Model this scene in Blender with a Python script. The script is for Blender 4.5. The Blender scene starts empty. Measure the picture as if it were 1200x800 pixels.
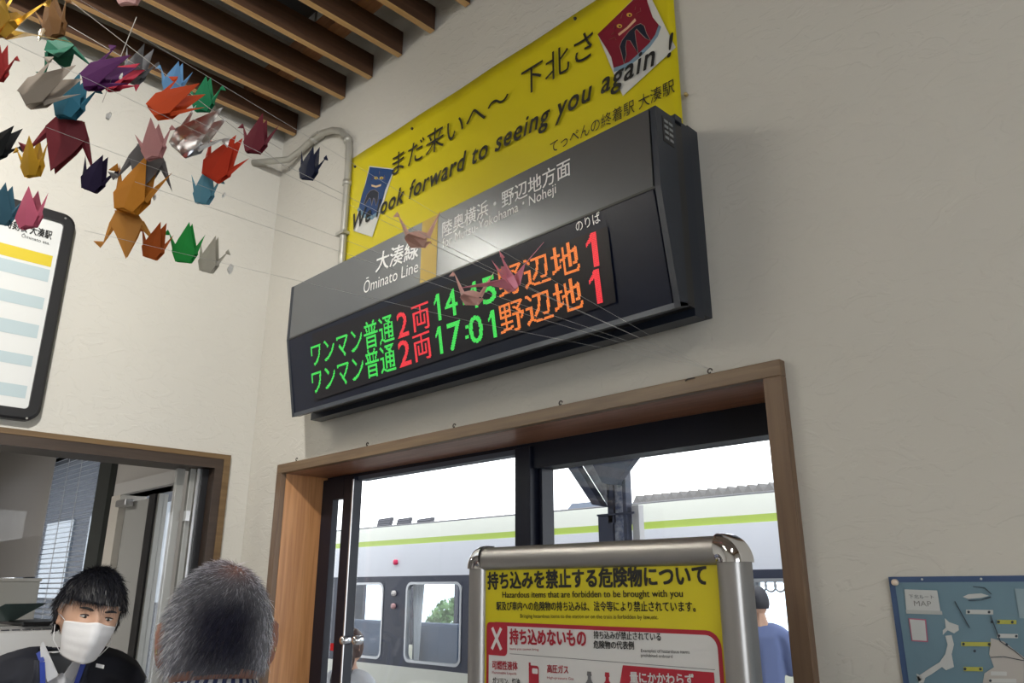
import bpy, bmesh, math, random
import numpy as np
from mathutils import Vector, Matrix, Euler
random.seed(7); RNG = np.random.default_rng(7)
SC = bpy.context.scene
COL = SC.collection

# ------------------------------------------------------------------ camera
F = 910.0; EYE = 1.6
PITCH = math.radians(17.7); YAW = math.radians(44.7)
FH = Vector((-math.sin(YAW), math.cos(YAW), 0))
R = Vector((math.cos(YAW), math.sin(YAW), 0))
FW = FH*math.cos(PITCH) + Vector((0, 0, math.sin(PITCH)))
U = -FH*math.sin(PITCH) + Vector((0, 0, math.cos(PITCH)))
C0 = Vector((0, 0, EYE))
cd = bpy.data.cameras.new('camera'); cam = bpy.data.objects.new('camera', cd); COL.objects.link(cam)
cd.sensor_width = 36; cd.lens = F*36/1200; cd.clip_start = .02; cd.clip_end = 300
cam.matrix_world = Matrix(((R.x, U.x, -FW.x, 0), (R.y, U.y, -FW.y, 0), (R.z, U.z, -FW.z, EYE), (0, 0, 0, 1)))
SC.camera = cam

# ------------------------------------------------------------------ world, exposure
w = bpy.data.worlds.new('overcast_sky'); SC.world = w; w.use_nodes = True
w.node_tree.nodes['Background'].inputs[0].default_value = (.93, .97, 1, 1)
w.node_tree.nodes['Background'].inputs[1].default_value = 2.7
SC.view_settings.view_transform = 'Standard'; SC.view_settings.look = 'None'
SC.view_settings.gamma = 1; SC.view_settings.exposure = 0.3; SC.view_settings.use_curve_mapping = False

# ------------------------------------------------------------------ lights of the rooms (ceiling fluorescents, added side fill)
def area(name, loc, size, power, color, rot=(0, 0, 0)):
    l = bpy.data.lights.new(name, 'AREA'); l.shape = 'RECTANGLE'; l.size, l.size_y = size
    l.energy = power; l.color = color
    o = bpy.data.objects.new(name, l); COL.objects.link(o); o.location = loc; o.rotation_euler = rot
    return o
area('waiting_room_lamp', (.6, -.9, 3.02), (.25, 1.2), 9, (1, .95, .86))
area('waiting_room_lamp', (-.9, -2.0, 3.02), (.25, 1.2), 7, (1, .95, .86))
area('office_lamp', (-4.3, -.6, 2.44), (1.2, .3), 34, (1, .96, .92))
area('added_side_fill', (2.56, -1.1, 1.75), (1.5, 2.4), 24, (.93, .97, 1), (0, math.radians(90), 0))  # unseen fill light, added to brighten the left wall

sl_ = bpy.data.lights.new('wall_spotlight', 'SPOT'); sl_.energy = 130; sl_.spot_size = math.radians(112); sl_.spot_blend = .9; sl_.shadow_soft_size = .05; sl_.color = (1, .975, .92)
so_ = bpy.data.objects.new('wall_spotlight', sl_); COL.objects.link(so_); so_.location = (-.75, -.15, 3.02)
so_.rotation_euler = (Vector((-2.38, .25, 2.15))-Vector((-.75, -.15, 3.02))).to_track_quat('-Z', 'Y').to_euler()

# ------------------------------------------------------------------ pixel of the 1200x800 frame -> point on a real plane
def ray(u, v): return R*((u-600)/F) + U*((400-v)/F) + FW
def at_y(u, v, y): r = ray(u, v); return C0 + r*(y/r.y)
def at_x(u, v, x): r = ray(u, v); return C0 + r*(x/r.x)
def at_z(u, v, z): r = ray(u, v); return C0 + r*((z-EYE)/r.z)
def at_d(u, v, d): return C0 + ray(u, v)*d
def at_plane(u, v, p, n): r = ray(u, v); return C0 + r*((Vector(p)-C0).dot(n)/r.dot(n))

# ------------------------------------------------------------------ materials
MATS = {}
def mat(name, col, rough=.6, metal=0, spec=.5, emit=0, noise=0, nscale=8, bump=0, bscale=60, alpha=1, stretch=None, coat=0, col2=None):
    if name in MATS: return MATS[name]
    m = bpy.data.materials.new(name); m.use_nodes = True; nt = m.node_tree; b = nt.nodes['Principled BSDF']
    c = (*col, 1); b.inputs['Base Color'].default_value = c
    b.inputs['Roughness'].default_value = rough; b.inputs['Metallic'].default_value = metal
    b.inputs['Specular IOR Level'].default_value = spec
    b.inputs['Coat Weight'].default_value = coat; b.inputs['Coat Roughness'].default_value = .26
    if emit: b.inputs['Emission Color'].default_value = c; b.inputs['Emission Strength'].default_value = emit
    tc = nt.nodes.new('ShaderNodeTexCoord'); mp = nt.nodes.new('ShaderNodeMapping')
    nt.links.new(tc.outputs['Object'], mp.inputs[0])
    if stretch: mp.inputs['Scale'].default_value = stretch
    if noise or col2:
        n = nt.nodes.new('ShaderNodeTexNoise'); n.inputs['Scale'].default_value = nscale; n.inputs['Detail'].default_value = 6
        nt.links.new(mp.outputs[0], n.inputs[0])
        mx = nt.nodes.new('ShaderNodeMix'); mx.data_type = 'RGBA'
        c2 = col2 or tuple(x*(1-noise) for x in col)
        mx.inputs[6].default_value = c; mx.inputs[7].default_value = (*c2, 1)
        rp = nt.nodes.new('ShaderNodeMapRange'); rp.inputs[1].default_value = .35; rp.inputs[2].default_value = .65
        nt.links.new(n.outputs[0], rp.inputs[0]); nt.links.new(rp.outputs[0], mx.inputs[0]); nt.links.new(mx.outputs[2], b.inputs['Base Color'])
    if bump:
        n = nt.nodes.new('ShaderNodeTexNoise'); n.inputs['Scale'].default_value = bscale; n.inputs['Detail'].default_value = 8
        nt.links.new(mp.outputs[0], n.inputs[0])
        bp = nt.nodes.new('ShaderNodeBump'); bp.inputs['Strength'].default_value = bump; bp.inputs['Distance'].default_value = .01
        nt.links.new(n.outputs[0], bp.inputs['Height']); nt.links.new(bp.outputs[0], b.inputs['Normal'])
    MATS[name] = m; return m

def glass(name, tint=(1, 1, 1), refl=.08, rough=0.0):
    if name in MATS: return MATS[name]
    m = bpy.data.materials.new(name); m.use_nodes = True; nt = m.node_tree; nt.nodes.clear()
    o = nt.nodes.new('ShaderNodeOutputMaterial'); t = nt.nodes.new('ShaderNodeBsdfTransparent'); g = nt.nodes.new('ShaderNodeBsdfGlossy')
    lw = nt.nodes.new('ShaderNodeLayerWeight'); lw.inputs['Blend'].default_value = .5; pw = nt.nodes.new('ShaderNodeMath'); pw.operation = 'POWER'; pw.inputs[1].default_value = 5
    fr = nt.nodes.new('ShaderNodeMath'); fr.operation = 'MULTIPLY_ADD'; fr.inputs[1].default_value = .9; fr.inputs[2].default_value = .04; mx = nt.nodes.new('ShaderNodeMixShader')
    nt.links.new(lw.outputs['Facing'], pw.inputs[0]); nt.links.new(pw.outputs[0], fr.inputs[0])
    t.inputs[0].default_value = (*tint, 1); g.inputs['Roughness'].default_value = rough
    nt.links.new(fr.outputs[0], mx.inputs[0]); nt.links.new(t.outputs[0], mx.inputs[1]); nt.links.new(g.outputs[0], mx.inputs[2]); nt.links.new(mx.outputs[0], o.inputs[0])
    MATS[name] = m; return m

def frosted(name, col, trans):
    m = bpy.data.materials.new(name); m.use_nodes = True; nt = m.node_tree; nt.nodes.clear()
    o = nt.nodes.new('ShaderNodeOutputMaterial'); t = nt.nodes.new('ShaderNodeBsdfTransparent'); g = nt.nodes.new('ShaderNodeBsdfDiffuse')
    mx = nt.nodes.new('ShaderNodeMixShader'); mx.inputs[0].default_value = 1-trans
    g.inputs[0].default_value = (*col, 1)
    nt.links.new(t.outputs[0], mx.inputs[1]); nt.links.new(g.outputs[0], mx.inputs[2]); nt.links.new(mx.outputs[0], o.inputs[0])
    MATS[name] = m; return m

def plaster(name, col):
    m = bpy.data.materials.new(name); m.use_nodes = True; nt = m.node_tree; b = nt.nodes['Principled BSDF']
    b.inputs['Roughness'].default_value = .85; b.inputs['Specular IOR Level'].default_value = .2
    tc = nt.nodes.new('ShaderNodeTexCoord')
    n = nt.nodes.new('ShaderNodeTexNoise'); n.inputs['Scale'].default_value = 2.2; n.inputs['Detail'].default_value = 8
    mx = nt.nodes.new('ShaderNodeMix'); mx.data_type = 'RGBA'; mx.inputs[6].default_value = (*col, 1); mx.inputs[7].default_value = (*[c*.93 for c in col], 1)
    nt.links.new(tc.outputs['Object'], n.inputs[0]); nt.links.new(n.outputs[0], mx.inputs[0]); nt.links.new(mx.outputs[2], b.inputs['Base Color'])
    # trowel scratches: warped, stretched noise ridges over fine grain
    mp = nt.nodes.new('ShaderNodeMapping'); mp.inputs['Scale'].default_value = (14, 14, 26)
    nt.links.new(tc.outputs['Object'], mp.inputs[0])
    s = nt.nodes.new('ShaderNodeTexNoise'); s.inputs['Scale'].default_value = 1; s.inputs['Detail'].default_value = 9; s.inputs['Distortion'].default_value = 1.6
    nt.links.new(mp.outputs[0], s.inputs[0])
    ab = nt.nodes.new('ShaderNodeMapRange'); ab.inputs[1].default_value = .5; ab.inputs[2].default_value = .56
    nt.links.new(s.outputs[0], ab.inputs[0])
    f = nt.nodes.new('ShaderNodeTexNoise'); f.inputs['Scale'].default_value = 130; f.inputs['Detail'].default_value = 3
    nt.links.new(tc.outputs['Object'], f.inputs[0])
    ad = nt.nodes.new('ShaderNodeMath'); ad.operation = 'MULTIPLY_ADD'; ad.inputs[1].default_value = .35
    nt.links.new(f.outputs[0], ad.inputs[0]); nt.links.new(ab.outputs[0], ad.inputs[2])
    bp = nt.nodes.new('ShaderNodeBump'); bp.inputs['Strength'].default_value = .3; bp.inputs['Distance'].default_value = .0022
    nt.links.new(ad.outputs[0], bp.inputs['Height']); nt.links.new(bp.outputs[0], b.inputs['Normal'])
    MATS[name] = m; return m

def wood(name, c1, c2, axis, rough=.45, scale=3, coat=.15):
    m = bpy.data.materials.new(name); m.use_nodes = True; nt = m.node_tree; b = nt.nodes['Principled BSDF']
    b.inputs['Roughness'].default_value = rough; b.inputs['Coat Weight'].default_value = coat; b.inputs['Coat Roughness'].default_value = .3
    tc = nt.nodes.new('ShaderNodeTexCoord'); mp = nt.nodes.new('ShaderNodeMapping')
    sc = [28, 28, 28]; sc[axis] = 1.4; mp.inputs['Scale'].default_value = sc
    nt.links.new(tc.outputs['Object'], mp.inputs[0])
    n = nt.nodes.new('ShaderNodeTexNoise'); n.inputs['Scale'].default_value = scale; n.inputs['Detail'].default_value = 8; n.inputs['Distortion'].default_value = .6
    nt.links.new(mp.outputs[0], n.inputs[0])
    mx = nt.nodes.new('ShaderNodeMix'); mx.data_type = 'RGBA'; mx.inputs[6].default_value = (*c1, 1); mx.inputs[7].default_value = (*c2, 1)
    rp = nt.nodes.new('ShaderNodeMapRange'); rp.inputs[1].default_value = .35; rp.inputs[2].default_value = .65
    nt.links.new(n.outputs[0], rp.inputs[0]); nt.links.new(rp.outputs[0], mx.inputs[0]); nt.links.new(mx.outputs[2], b.inputs['Base Color'])
    bp = nt.nodes.new('ShaderNodeBump'); bp.inputs['Strength'].default_value = .15; bp.inputs['Distance'].default_value = .002
    nt.links.new(n.outputs[0], bp.inputs['Height']); nt.links.new(bp.outputs[0], b.inputs['Normal'])
    MATS[name] = m; return m

def check(name, c1, c2, scale):
    m = bpy.data.materials.new(name); m.use_nodes = True; nt = m.node_tree; b = nt.nodes['Principled BSDF']
    b.inputs['Roughness'].default_value = .9
    uv = nt.nodes.new('ShaderNodeUVMap'); ck = nt.nodes.new('ShaderNodeTexChecker'); ck.inputs['Scale'].default_value = scale
    ck.inputs[1].default_value = (*c1, 1); ck.inputs[2].default_value = (*c2, 1)
    nt.links.new(uv.outputs[0], ck.inputs[0]); nt.links.new(ck.outputs[0], b.inputs['Base Color'])
    MATS[name] = m; return m

def attrmat(name, rough=.5, spec=.3):
    m = bpy.data.materials.new(name); m.use_nodes = True; nt = m.node_tree; b = nt.nodes['Principled BSDF']
    b.inputs['Roughness'].default_value = rough; b.inputs['Specular IOR Level'].default_value = spec
    a = nt.nodes.new('ShaderNodeAttribute'); a.attribute_name = 'tint'; nt.links.new(a.outputs[0], b.inputs['Base Color'])
    MATS[name] = m; return m

PLASTER = plaster('plaster', (.60, .58, .53))
WHITE = mat('white_paint', (.75, .75, .73), .6)
CEIL = mat('ceiling_board', (.55, .56, .58), .8, noise=.15, nscale=3)
FLOOR = mat('floor_tile', (.33, .31, .28), .5, noise=.2)
RAFTER = wood('rafter_shaded_wood', (.095, .042, .019), (.06, .026, .012), 1, .7, coat=0); RAFTB = wood('rafter_lit_wood', (.56, .35, .15), (.46, .26, .10), 1, .6, coat=0)  # light on the undersides and shade on the sides put into the wood colours
BEAM = wood('beam_wood', (.36, .17, .08), (.26, .11, .05), 0, .6)
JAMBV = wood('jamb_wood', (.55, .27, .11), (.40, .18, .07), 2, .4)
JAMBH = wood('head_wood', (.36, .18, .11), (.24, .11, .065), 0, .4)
CASV = wood('casing_wood', (.17, .105, .06), (.12, .07, .042), 2, .5)
CASH = wood('casing_wood_top', (.19, .125, .07), (.13, .08, .045), 0, .5)
CASY = wood('counter_frame_wood', (.17, .105, .045), (.12, .07, .03), 1, .5)
DARKAL = mat('black_aluminium', (.005, .007, .017), .4, .0, .35)
ALU = mat('aluminium', (.62, .62, .63), .32, .9)
GREYAL = mat('grey_aluminium', (.33, .33, .31), .4, .5)
CHROME = mat('chrome', (.85, .85, .88), .08, 1)
GLASS = glass('clear_glass')
BLACK = mat('black_plastic', (.012, .012, .014), .4)
STEEL = mat('galvanised_conduit', (.42, .41, .37), .4, .4)

# ------------------------------------------------------------------ mesh helpers
WM = {}
def finish(o, name, parent, c):
    COL.objects.link(o)
    T = Matrix.Translation(c)
    if parent is not None:
        o.parent = parent; o.matrix_parent_inverse = WM[parent.name].inverted()
    o.matrix_basis = T; WM[o.name] = T
    return o
def mk(name, verts, faces, m, parent=None, smooth=False, origin=None):
    V = np.array([tuple(v) for v in verts], float)
    c = origin if origin is not None else Vector(((V[:, 0].min()+V[:, 0].max())/2, (V[:, 1].min()+V[:, 1].max())/2, V[:, 2].min()))
    me = bpy.data.meshes.new(name); me.from_pydata([tuple(v) for v in V-np.array(c)], [], [tuple(f) for f in faces]); me.update()
    ms = m if isinstance(m, (list, tuple)) else [m]
    for x in ms: me.materials.append(x)
    if smooth: me.polygons.foreach_set('use_smooth', [True]*len(me.polygons))
    return finish(bpy.data.objects.new(name, me), name, parent, Vector(c))
def thing(name, label, cat, loc=(0, 0, 0), group=None, kind=None):
    o = bpy.data.objects.new(name, None); o.empty_display_size = .05; finish(o, name, None, Vector(loc))
    return tag(o, label, cat, group, kind)
def tag(o, label=None, cat=None, group=None, kind=None):
    if label: o['label'] = label
    if cat: o['category'] = cat
    if group: o['group'] = group
    if kind: o['kind'] = kind
    return o
class M:
    def __init__(s): s.v = []; s.f = []
    def add(s, v, f): k = len(s.v); s.v += [Vector(x) for x in v]; s.f += [tuple(i+k for i in g) for g in f]; return s
    def box(s, x0, x1, y0, y1, z0, z1, bev=0):
        x0, x1 = sorted((x0, x1)); y0, y1 = sorted((y0, y1)); z0, z1 = sorted((z0, z1))
        if bev:
            bm = bmesh.new(); bmesh.ops.create_cube(bm, size=1)
            for q in bm.verts: q.co = Vector(((x0+x1)/2+q.co.x*(x1-x0), (y0+y1)/2+q.co.y*(y1-y0), (z0+z1)/2+q.co.z*(z1-z0)))
            bmesh.ops.bevel(bm, geom=list(bm.edges), offset=bev, segments=2, affect='EDGES', profile=.5)
            bm.verts.index_update(); s.add([q.co.copy() for q in bm.verts], [[q.index for q in f.verts] for f in bm.faces]); bm.free(); return s
        return s.add([(x0, y0, z0), (x1, y0, z0), (x1, y1, z0), (x0, y1, z0), (x0, y0, z1), (x1, y0, z1), (x1, y1, z1), (x0, y1, z1)],
                     [(0, 3, 2, 1), (4, 5, 6, 7), (0, 1, 5, 4), (1, 2, 6, 5), (2, 3, 7, 6), (3, 0, 4, 7)])
    def prism(s, pts, d):
        n = len(pts); d = Vector(d); a = [Vector(p) for p in pts]
        return s.add(a+[p+d for p in a], [tuple(range(n))[::-1], tuple(range(n, 2*n))]+[(i, (i+1) % n, n+(i+1) % n, n+i) for i in range(n)])
    def tube(s, pts, r, seg=8, caps=True):
        P = [Vector(p) for p in pts]; n = len(P); rs = r if isinstance(r, (list, tuple)) else [r]*n
        prev = None; vs = []
        for i, p in enumerate(P):
            t = (P[min(i+1, n-1)]-P[max(i-1, 0)]).normalized()
            if prev is None: a = t.orthogonal().normalized()
            else: a = (prev-t*prev.dot(t)).normalized()
            prev = a; b = t.cross(a)
            vs += [p+(a*math.cos(2*math.pi*k/seg)+b*math.sin(2*math.pi*k/seg))*rs[i] for k in range(seg)]
        fs = [(i*seg+k, i*seg+(k+1) % seg, (i+1)*seg+(k+1) % seg, (i+1)*seg+k) for i in range(n-1) for k in range(seg)]
        if caps: fs += [tuple(range(seg))[::-1], tuple(range((n-1)*seg, n*seg))]
        return s.add(vs, fs)
    def ball(s, c, r, seg=12, rings=8, sc=(1, 1, 1)):
        c = Vector(c); vs = [c+Vector((0, 0, r*sc[2]))]
        for i in range(1, rings):
            t = math.pi*i/rings
            vs += [c+Vector((math.sin(t)*math.cos(2*math.pi*k/seg)*sc[0], math.sin(t)*math.sin(2*math.pi*k/seg)*sc[1], math.cos(t)*sc[2]))*r for k in range(seg)]
        vs.append(c-Vector((0, 0, r*sc[2]))); fs = [(0, 1+k, 1+(k+1) % seg) for k in range(seg)]
        for i in range(rings-2):
            fs += [(1+i*seg+k, 1+(i+1)*seg+k, 1+(i+1)*seg+(k+1) % seg, 1+i*seg+(k+1) % seg) for k in range(seg)]
        L = len(vs)-1; o = 1+(rings-2)*seg; fs += [(L, o+(k+1) % seg, o+k) for k in range(seg)]
        return s.add(vs, fs)
    def build(s, name, m, parent=None, smooth=False): return mk(name, s.v, s.f, m, parent, smooth)
def box(name, m, parent, *a, **k): return M().box(*a, **k).build(name, m, parent)

def smooth_by_angle(o, deg=40):
    me = o.data
    try:
        bm = bmesh.new(); bm.from_mesh(me)
        for e in bm.edges:
            if len(e.link_faces) == 2 and e.calc_face_angle(0) > math.radians(deg): e.smooth = False
        for f in bm.faces: f.smooth = True
        bm.to_mesh(me); bm.free()
    except Exception: pass

# --- lettering as flat print
TXT = {}
ONE = ([(.0, .70), (.55, 1), (1, 1), (1, 0), (.55, 0), (.55, .80), (.0, .60)], [(0, 1, 5), (0, 5, 6), (1, 2, 5), (2, 3, 5), (3, 4, 5)])
def glyphs(s, bold=0, spacing=1.0):
    k = (s, bold, spacing)
    if s == '#.': return np.array([(0, 0), (1, 0), (1, 1), (0, 1)]), [(0, 1, 2), (0, 2, 3)], 1.
    if s == '#1': return np.array(ONE[0]), ONE[1], .35
    if k in TXT: return TXT[k]
    c = bpy.data.curves.new('lettering', 'FONT'); c.body = s; c.resolution_u = 3; c.space_character = spacing
    o = bpy.data.objects.new('lettering', c); COL.objects.link(o)
    dg = bpy.context.evaluated_depsgraph_get(); me = bpy.data.meshes.new_from_object(o.evaluated_get(dg))
    V = np.array([q.co[:2] for q in me.vertices]); Fs = [tuple(p.vertices) for p in me.polygons]
    bpy.data.objects.remove(o); bpy.data.curves.remove(c); bpy.data.meshes.remove(me)
    lo, hi = V.min(0), V.max(0)
    if bold:
        V0, F0, n = V, Fs, len(V); V = np.concatenate([V0+d for d in ((bold, bold), (-bold, bold), (bold, -bold), (-bold, -bold), (bold*1.3, 0), (-bold*1.3, 0))])
        Fs = [tuple(i+n*j for i in f) for j in range(6) for f in F0]; lo, hi = V.min(0), V.max(0)
    V = (V-lo)/(hi-lo)
    TXT[k] = (V, Fs, (hi-lo)[0]/(hi-lo)[1]); return TXT[k]
def text(s, m, p0, p1, up, parent, bold=0, spacing=1.0, shear=0, name='lettering', lift=None):
    V, Fs, _ = glyphs(s, bold, spacing)
    p0, p1, up = Vector(p0), Vector(p1), Vector(up); ex = p1-p0; exn = ex.normalized()
    pts = [p0+ex*a+(up+exn*(shear*up.length))*b for a, b in V]
    if lift is not None:
        pts = [p+lift for p in pts]
        if bold: n6 = len(pts)//6; ln = lift.normalized()*.00007; pts = [p+ln*(i//n6) for i, p in enumerate(pts)]
    return mk(name, pts, Fs, m, parent)
def ptext(s, m, q0, q1, hpx, plane, parent, off=(0, -.0006, 0), **k):
    """lettering whose lower corners fall on plane at pixels q0, q1 and which is hpx pixels high at q0"""
    a = plane(*q0); b = plane(*q1); t = plane(q0[0], q0[1]-hpx)
    up = t-a; n = (b-a).normalized(); up = up-n*up.dot(n)
    return text(s, m, a, b, up, parent, lift=Vector(off), **k)
def decal(pts, m, plane, parent, name='print', off=(0, -.0005, 0)):
    P = [plane(*q)+Vector(off) for q in pts]
    return mk(name, P, [tuple(range(len(P)))], m, parent)
def rrect(x0, y0, x1, y1, r, n=4):
    out = []
    for cx, cy, a0 in ((x1-r, y0+r, -90), (x1-r, y1-r, 0), (x0+r, y1-r, 90), (x0+r, y0+r, 180)):
        out += [(cx+r*math.cos(math.radians(a0+90*i/n)), cy+r*math.sin(math.radians(a0+90*i/n))) for i in range(n+1)]
    return out

# ================================================================== ROOM SHELL
YW = 1.2; XL = -2.384; ZC = 3.62
def wall_y(name, m, x0, x1, y0, y1, z0, z1, holes):
    """wall slab across x with rectangular holes (hx0,hx1,hz0,hz1)"""
    b = M(); xs = sorted({x0, x1, *[h[0] for h in holes], *[h[1] for h in holes]}); zs = sorted({z0, z1, *[h[2] for h in holes], *[h[3] for h in holes]})
    for i in range(len(xs)-1):
        for j in range(len(zs)-1):
            cx, cz = (xs[i]+xs[i+1])/2, (zs[j]+zs[j+1])/2
            if any(h[0] < cx < h[1] and h[2] < cz < h[3] for h in holes): continue
            b.box(xs[i], xs[i+1], y0, y1, zs[j], zs[j+1])
    return tag(b.build(name, m), kind='structure')
wall_y('wall_back', PLASTER, XL, 2.6, YW, 1.365, 0, ZC, [(-2.165, -.562, 0, 1.95)])
# left wall with the counter opening
b = M(); oy0, oy1, oz0, oz1 = -.75, 1.105, 1.02, 1.992
for a in ((-3.6, oy0, 0, ZC), (oy1, 1.42, 0, ZC), (oy0, oy1, oz1, ZC), (oy0, oy1, 0, oz0)):
    b.box(XL-.12, XL, a[0], a[1], a[2], a[3])
tag(b.build('wall_left', PLASTER), kind='structure')
b = M()
for a in ((-3.6, -2.3, 0, ZC), (.1, 1.42, 0, ZC), (-2.3, .1, 2.5, ZC), (-2.3, .1, 0, 1.0)): b.box(2.6, 2.72, *a)
tag(b.build('wall_right', PLASTER), kind='structure')
sw = thing('added_window', None, None, (2.66, -1.1, 1.0), kind='structure')  # unseen window, added to back the side fill light
for a in ((-2.3, -2.25, 1, 2.5), (.05, .1, 1, 2.5), (-1.12, -1.07, 1, 2.5), (-2.3, .1, 2.45, 2.5), (-2.3, .1, 1, 1.05)): box('window_frame', DARKAL, sw, 2.64, 2.68, *a)
mk('glass_pane', [(2.66, -2.25, 1.05), (2.66, .05, 1.05), (2.66, .05, 2.45), (2.66, -2.25, 2.45)], [(0, 1, 2, 3)], GLASS, sw)
tag(box('wall_front', PLASTER, None, XL-.12, 2.72, -3.72, -3.6, 0, ZC), kind='structure')
tag(box('floor', FLOOR, None, -7, 2.72, -3.72, 1.42, -.15, 0), kind='structure')
ceil = tag(box('ceiling', CEIL, None, XL-.12, 2.72, -3.72, 1.42, ZC, ZC+.12), kind='structure')
# rafters (slats hung under the ceiling), running to the back wall
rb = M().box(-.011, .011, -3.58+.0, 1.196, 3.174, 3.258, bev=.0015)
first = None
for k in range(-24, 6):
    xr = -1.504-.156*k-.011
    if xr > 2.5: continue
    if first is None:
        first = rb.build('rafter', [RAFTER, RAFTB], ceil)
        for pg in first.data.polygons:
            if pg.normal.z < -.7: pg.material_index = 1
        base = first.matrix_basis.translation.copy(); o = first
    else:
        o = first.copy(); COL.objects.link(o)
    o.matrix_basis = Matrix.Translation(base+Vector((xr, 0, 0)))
for y in (1.05, .1, -.85, -1.8, -2.75):
    box('purlin', BEAM, ceil, XL+.01, 2.58, y-.03, y+.03, 3.256, 3.33)
for x in (-1.95, -1.2, -.2, 1):        # hangers
    for y in (1.05, .1): M().tube([(x, y, 3.32), (x, y, ZC)], .004, 6).build('hanger_rod', ALU, ceil)
for k in range(1, 6): box('board_joint', BLACK, ceil, XL, 2.6, 1.2-.91*k-.004, 1.2-.91*k+.004, ZC-.004, ZC+.001)
# baseboards
tag(box('baseboard_left', CASY, None, XL, XL+.012, -3.6, 1.2, 0, .08), kind='structure')
tag(box('baseboard_back', CASH, None, -.55, 2.6, YW-.012, YW, 0, .08), kind='structure')

# ------------------------------------------------------------------ wooden casing of the sliding door
tr = thing('trim_1', None, None, (-1.36, 1.2, 0), kind='structure')
box('head_casing', CASH, tr, -2.177, -.55, 1.182, 1.20, 1.934, 1.962, bev=.0015)
box('side_casing', CASV, tr, -2.177, -2.149, 1.182, 1.20, 0, 1.934, bev=.0015)
box('side_casing', CASV, tr, -.583, -.55, 1.182, 1.20, 0, 1.934, bev=.0015)
box('head_jamb', JAMBH, tr, -2.149, -.583, 1.2, 1.365, 1.934, 1.95)
box('side_jamb', JAMBV, tr, -2.165, -2.149, 1.2, 1.365, 0, 1.934)
box('side_jamb', JAMBV, tr, -.583, -.562, 1.2, 1.365, 0, 1.934)
# screw hooks along the top of the casing
HOOKS = [(348, 543, 'first screw hook on the door casing, at its far left end'), (431, 526, 'second small screw hook from the left on the door casing'),
         (533, 504, 'third screw hook from the left on the door casing, below the departure board'), (658, 478, 'fourth screw hook from the left on the door casing'),
         (818, 441, 'dark screw hook lying flat just left of the one holding the threads'), (833, 438, 'screw hook near right corner of the door casing where the threads are tied')]
HOOKPT = None
for u, v, lb in HOOKS:
    p = at_y(u, v, 1.186); p.z = 1.957
    pts = [p, p+Vector((0, -.002, .008))]+[p+Vector((-.0045*math.sin(a), -.002, .0095-.0045*math.cos(a))) for a in np.linspace(.2, 4.6, 10)]
    if u == 818: pts = [p, p+Vector((-.006, -.004, .003)), p+Vector((-.016, -.008, .002)), p+Vector((-.018, -.014, -.002))]
    o = M().tube(pts, .0014, 6).build('screw_hook', mat('dark_wire', (.06, .05, .045), .4, .7), None, True)
    tag(o, lb, 'hook', 'screw hooks on the door casing')
    if u == 833: HOOKPT = p+Vector((-.002, -.002, .014))

# ------------------------------------------------------------------ sliding door with glass
dr = thing('door_1', None, None, (-1.36, 1.36, 0), kind='structure')
S = DARKAL
box('frame_head', S, dr, -2.149, -.583, 1.345, 1.40, 1.925, 1.934)
box('frame_stile', S, dr, -2.149, -2.088, 1.33, 1.351, 0, 1.925)
box('frame_stile', S, dr, -.62, -.583, 1.365, 1.40, 0, 1.925)
box('frame_sill', S, dr, -2.149, -.583, 1.345, 1.41, 0, .03)
box('sash_stile', S, dr, -2.034, -1.982, 1.33, 1.362, .03, 1.925, bev=.002)
box('sash_edge', ALU, dr, -1.986, -1.981, 1.328, 1.331, .03, 1.915)
box('sash_rail', S, dr, -2.088, -2.034, 1.33, 1.353, 1.862, 1.925)
box('sash_stile', S, dr, -1.312, -1.262, 1.335, 1.375, .03, 1.925, bev=.002)
box('sash_stile', S, dr, -1.255, -1.246, 1.36, 1.40, .03, 1.873)
box('sash_edge', ALU, dr, -1.2615, -1.2575, 1.376, 1.378, .03, 1.873)
box('sash_rail', mat('rail_grey', (.13, .15, .2), .35, .5), dr, -1.982, -1.312, 1.345, 1.375, 1.912, 1.925)
box('sash_rail', S, dr, -1.262, -.62, 1.345, 1.40, 1.873, 1.925)
box('sash_rail', S, dr, -1.982, -1.312, 1.345, 1.375, .03, .13)
box('sash_rail', S, dr, -1.262, -.62, 1.365, 1.40, .03, .13)
box('glass_pane', GLASS, dr, -2.088, -2.034, 1.352, 1.355, .03, 1.862)
box('glass_pane', GLASS, dr, -1.982, -1.312, 1.358, 1.362, .13, 1.912)
box('glass_pane', GLASS, dr, -1.246, -.62, 1.38, 1.384, .13, 1.873)
box('red_sticker', mat('red_print', (.65, .02, .03), .5), dr, *[at_y(386.5, 770, 1.344).x, at_y(391.5, 770, 1.344).x], 1.343, 1.345, 1.432, 1.452)
for u in (400, 414.5):
    p = at_y(u, 750, 1.322)
    M().tube([p+Vector((0, .024, 0)), p+Vector((0, .004, 0)), p, p+Vector((0, -.002, 0))], [.012, .012, .011, .007], 20).build('lock_knob', CHROME, dr, True)

# ================================================================== OFFICE BEHIND THE COUNTER
OY = 1.35
OW = mat('office_wall_paint', (.52, .50, .47), .8)
wall_y('wall_office_back', OW, -7, XL-.12, OY, OY+.08, 0, 2.6, [(-6.6, -4.2, 1.30, 2.36), (-3.9, -3.2, 0, 2.02)])
tag(box('wall_office_left', OW, None, -7.1, -7, -3.2, OY+.08, 0, 2.6), kind='structure')
tag(box('wall_office_front', OW, None, -7, XL-.12, -3.3, -3.2, 0, 2.6), kind='structure')
tag(box('ceiling_office', OW, None, -7.1, XL-.12, -3.3, OY+.08, 2.6, 2.68), kind='structure')
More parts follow.
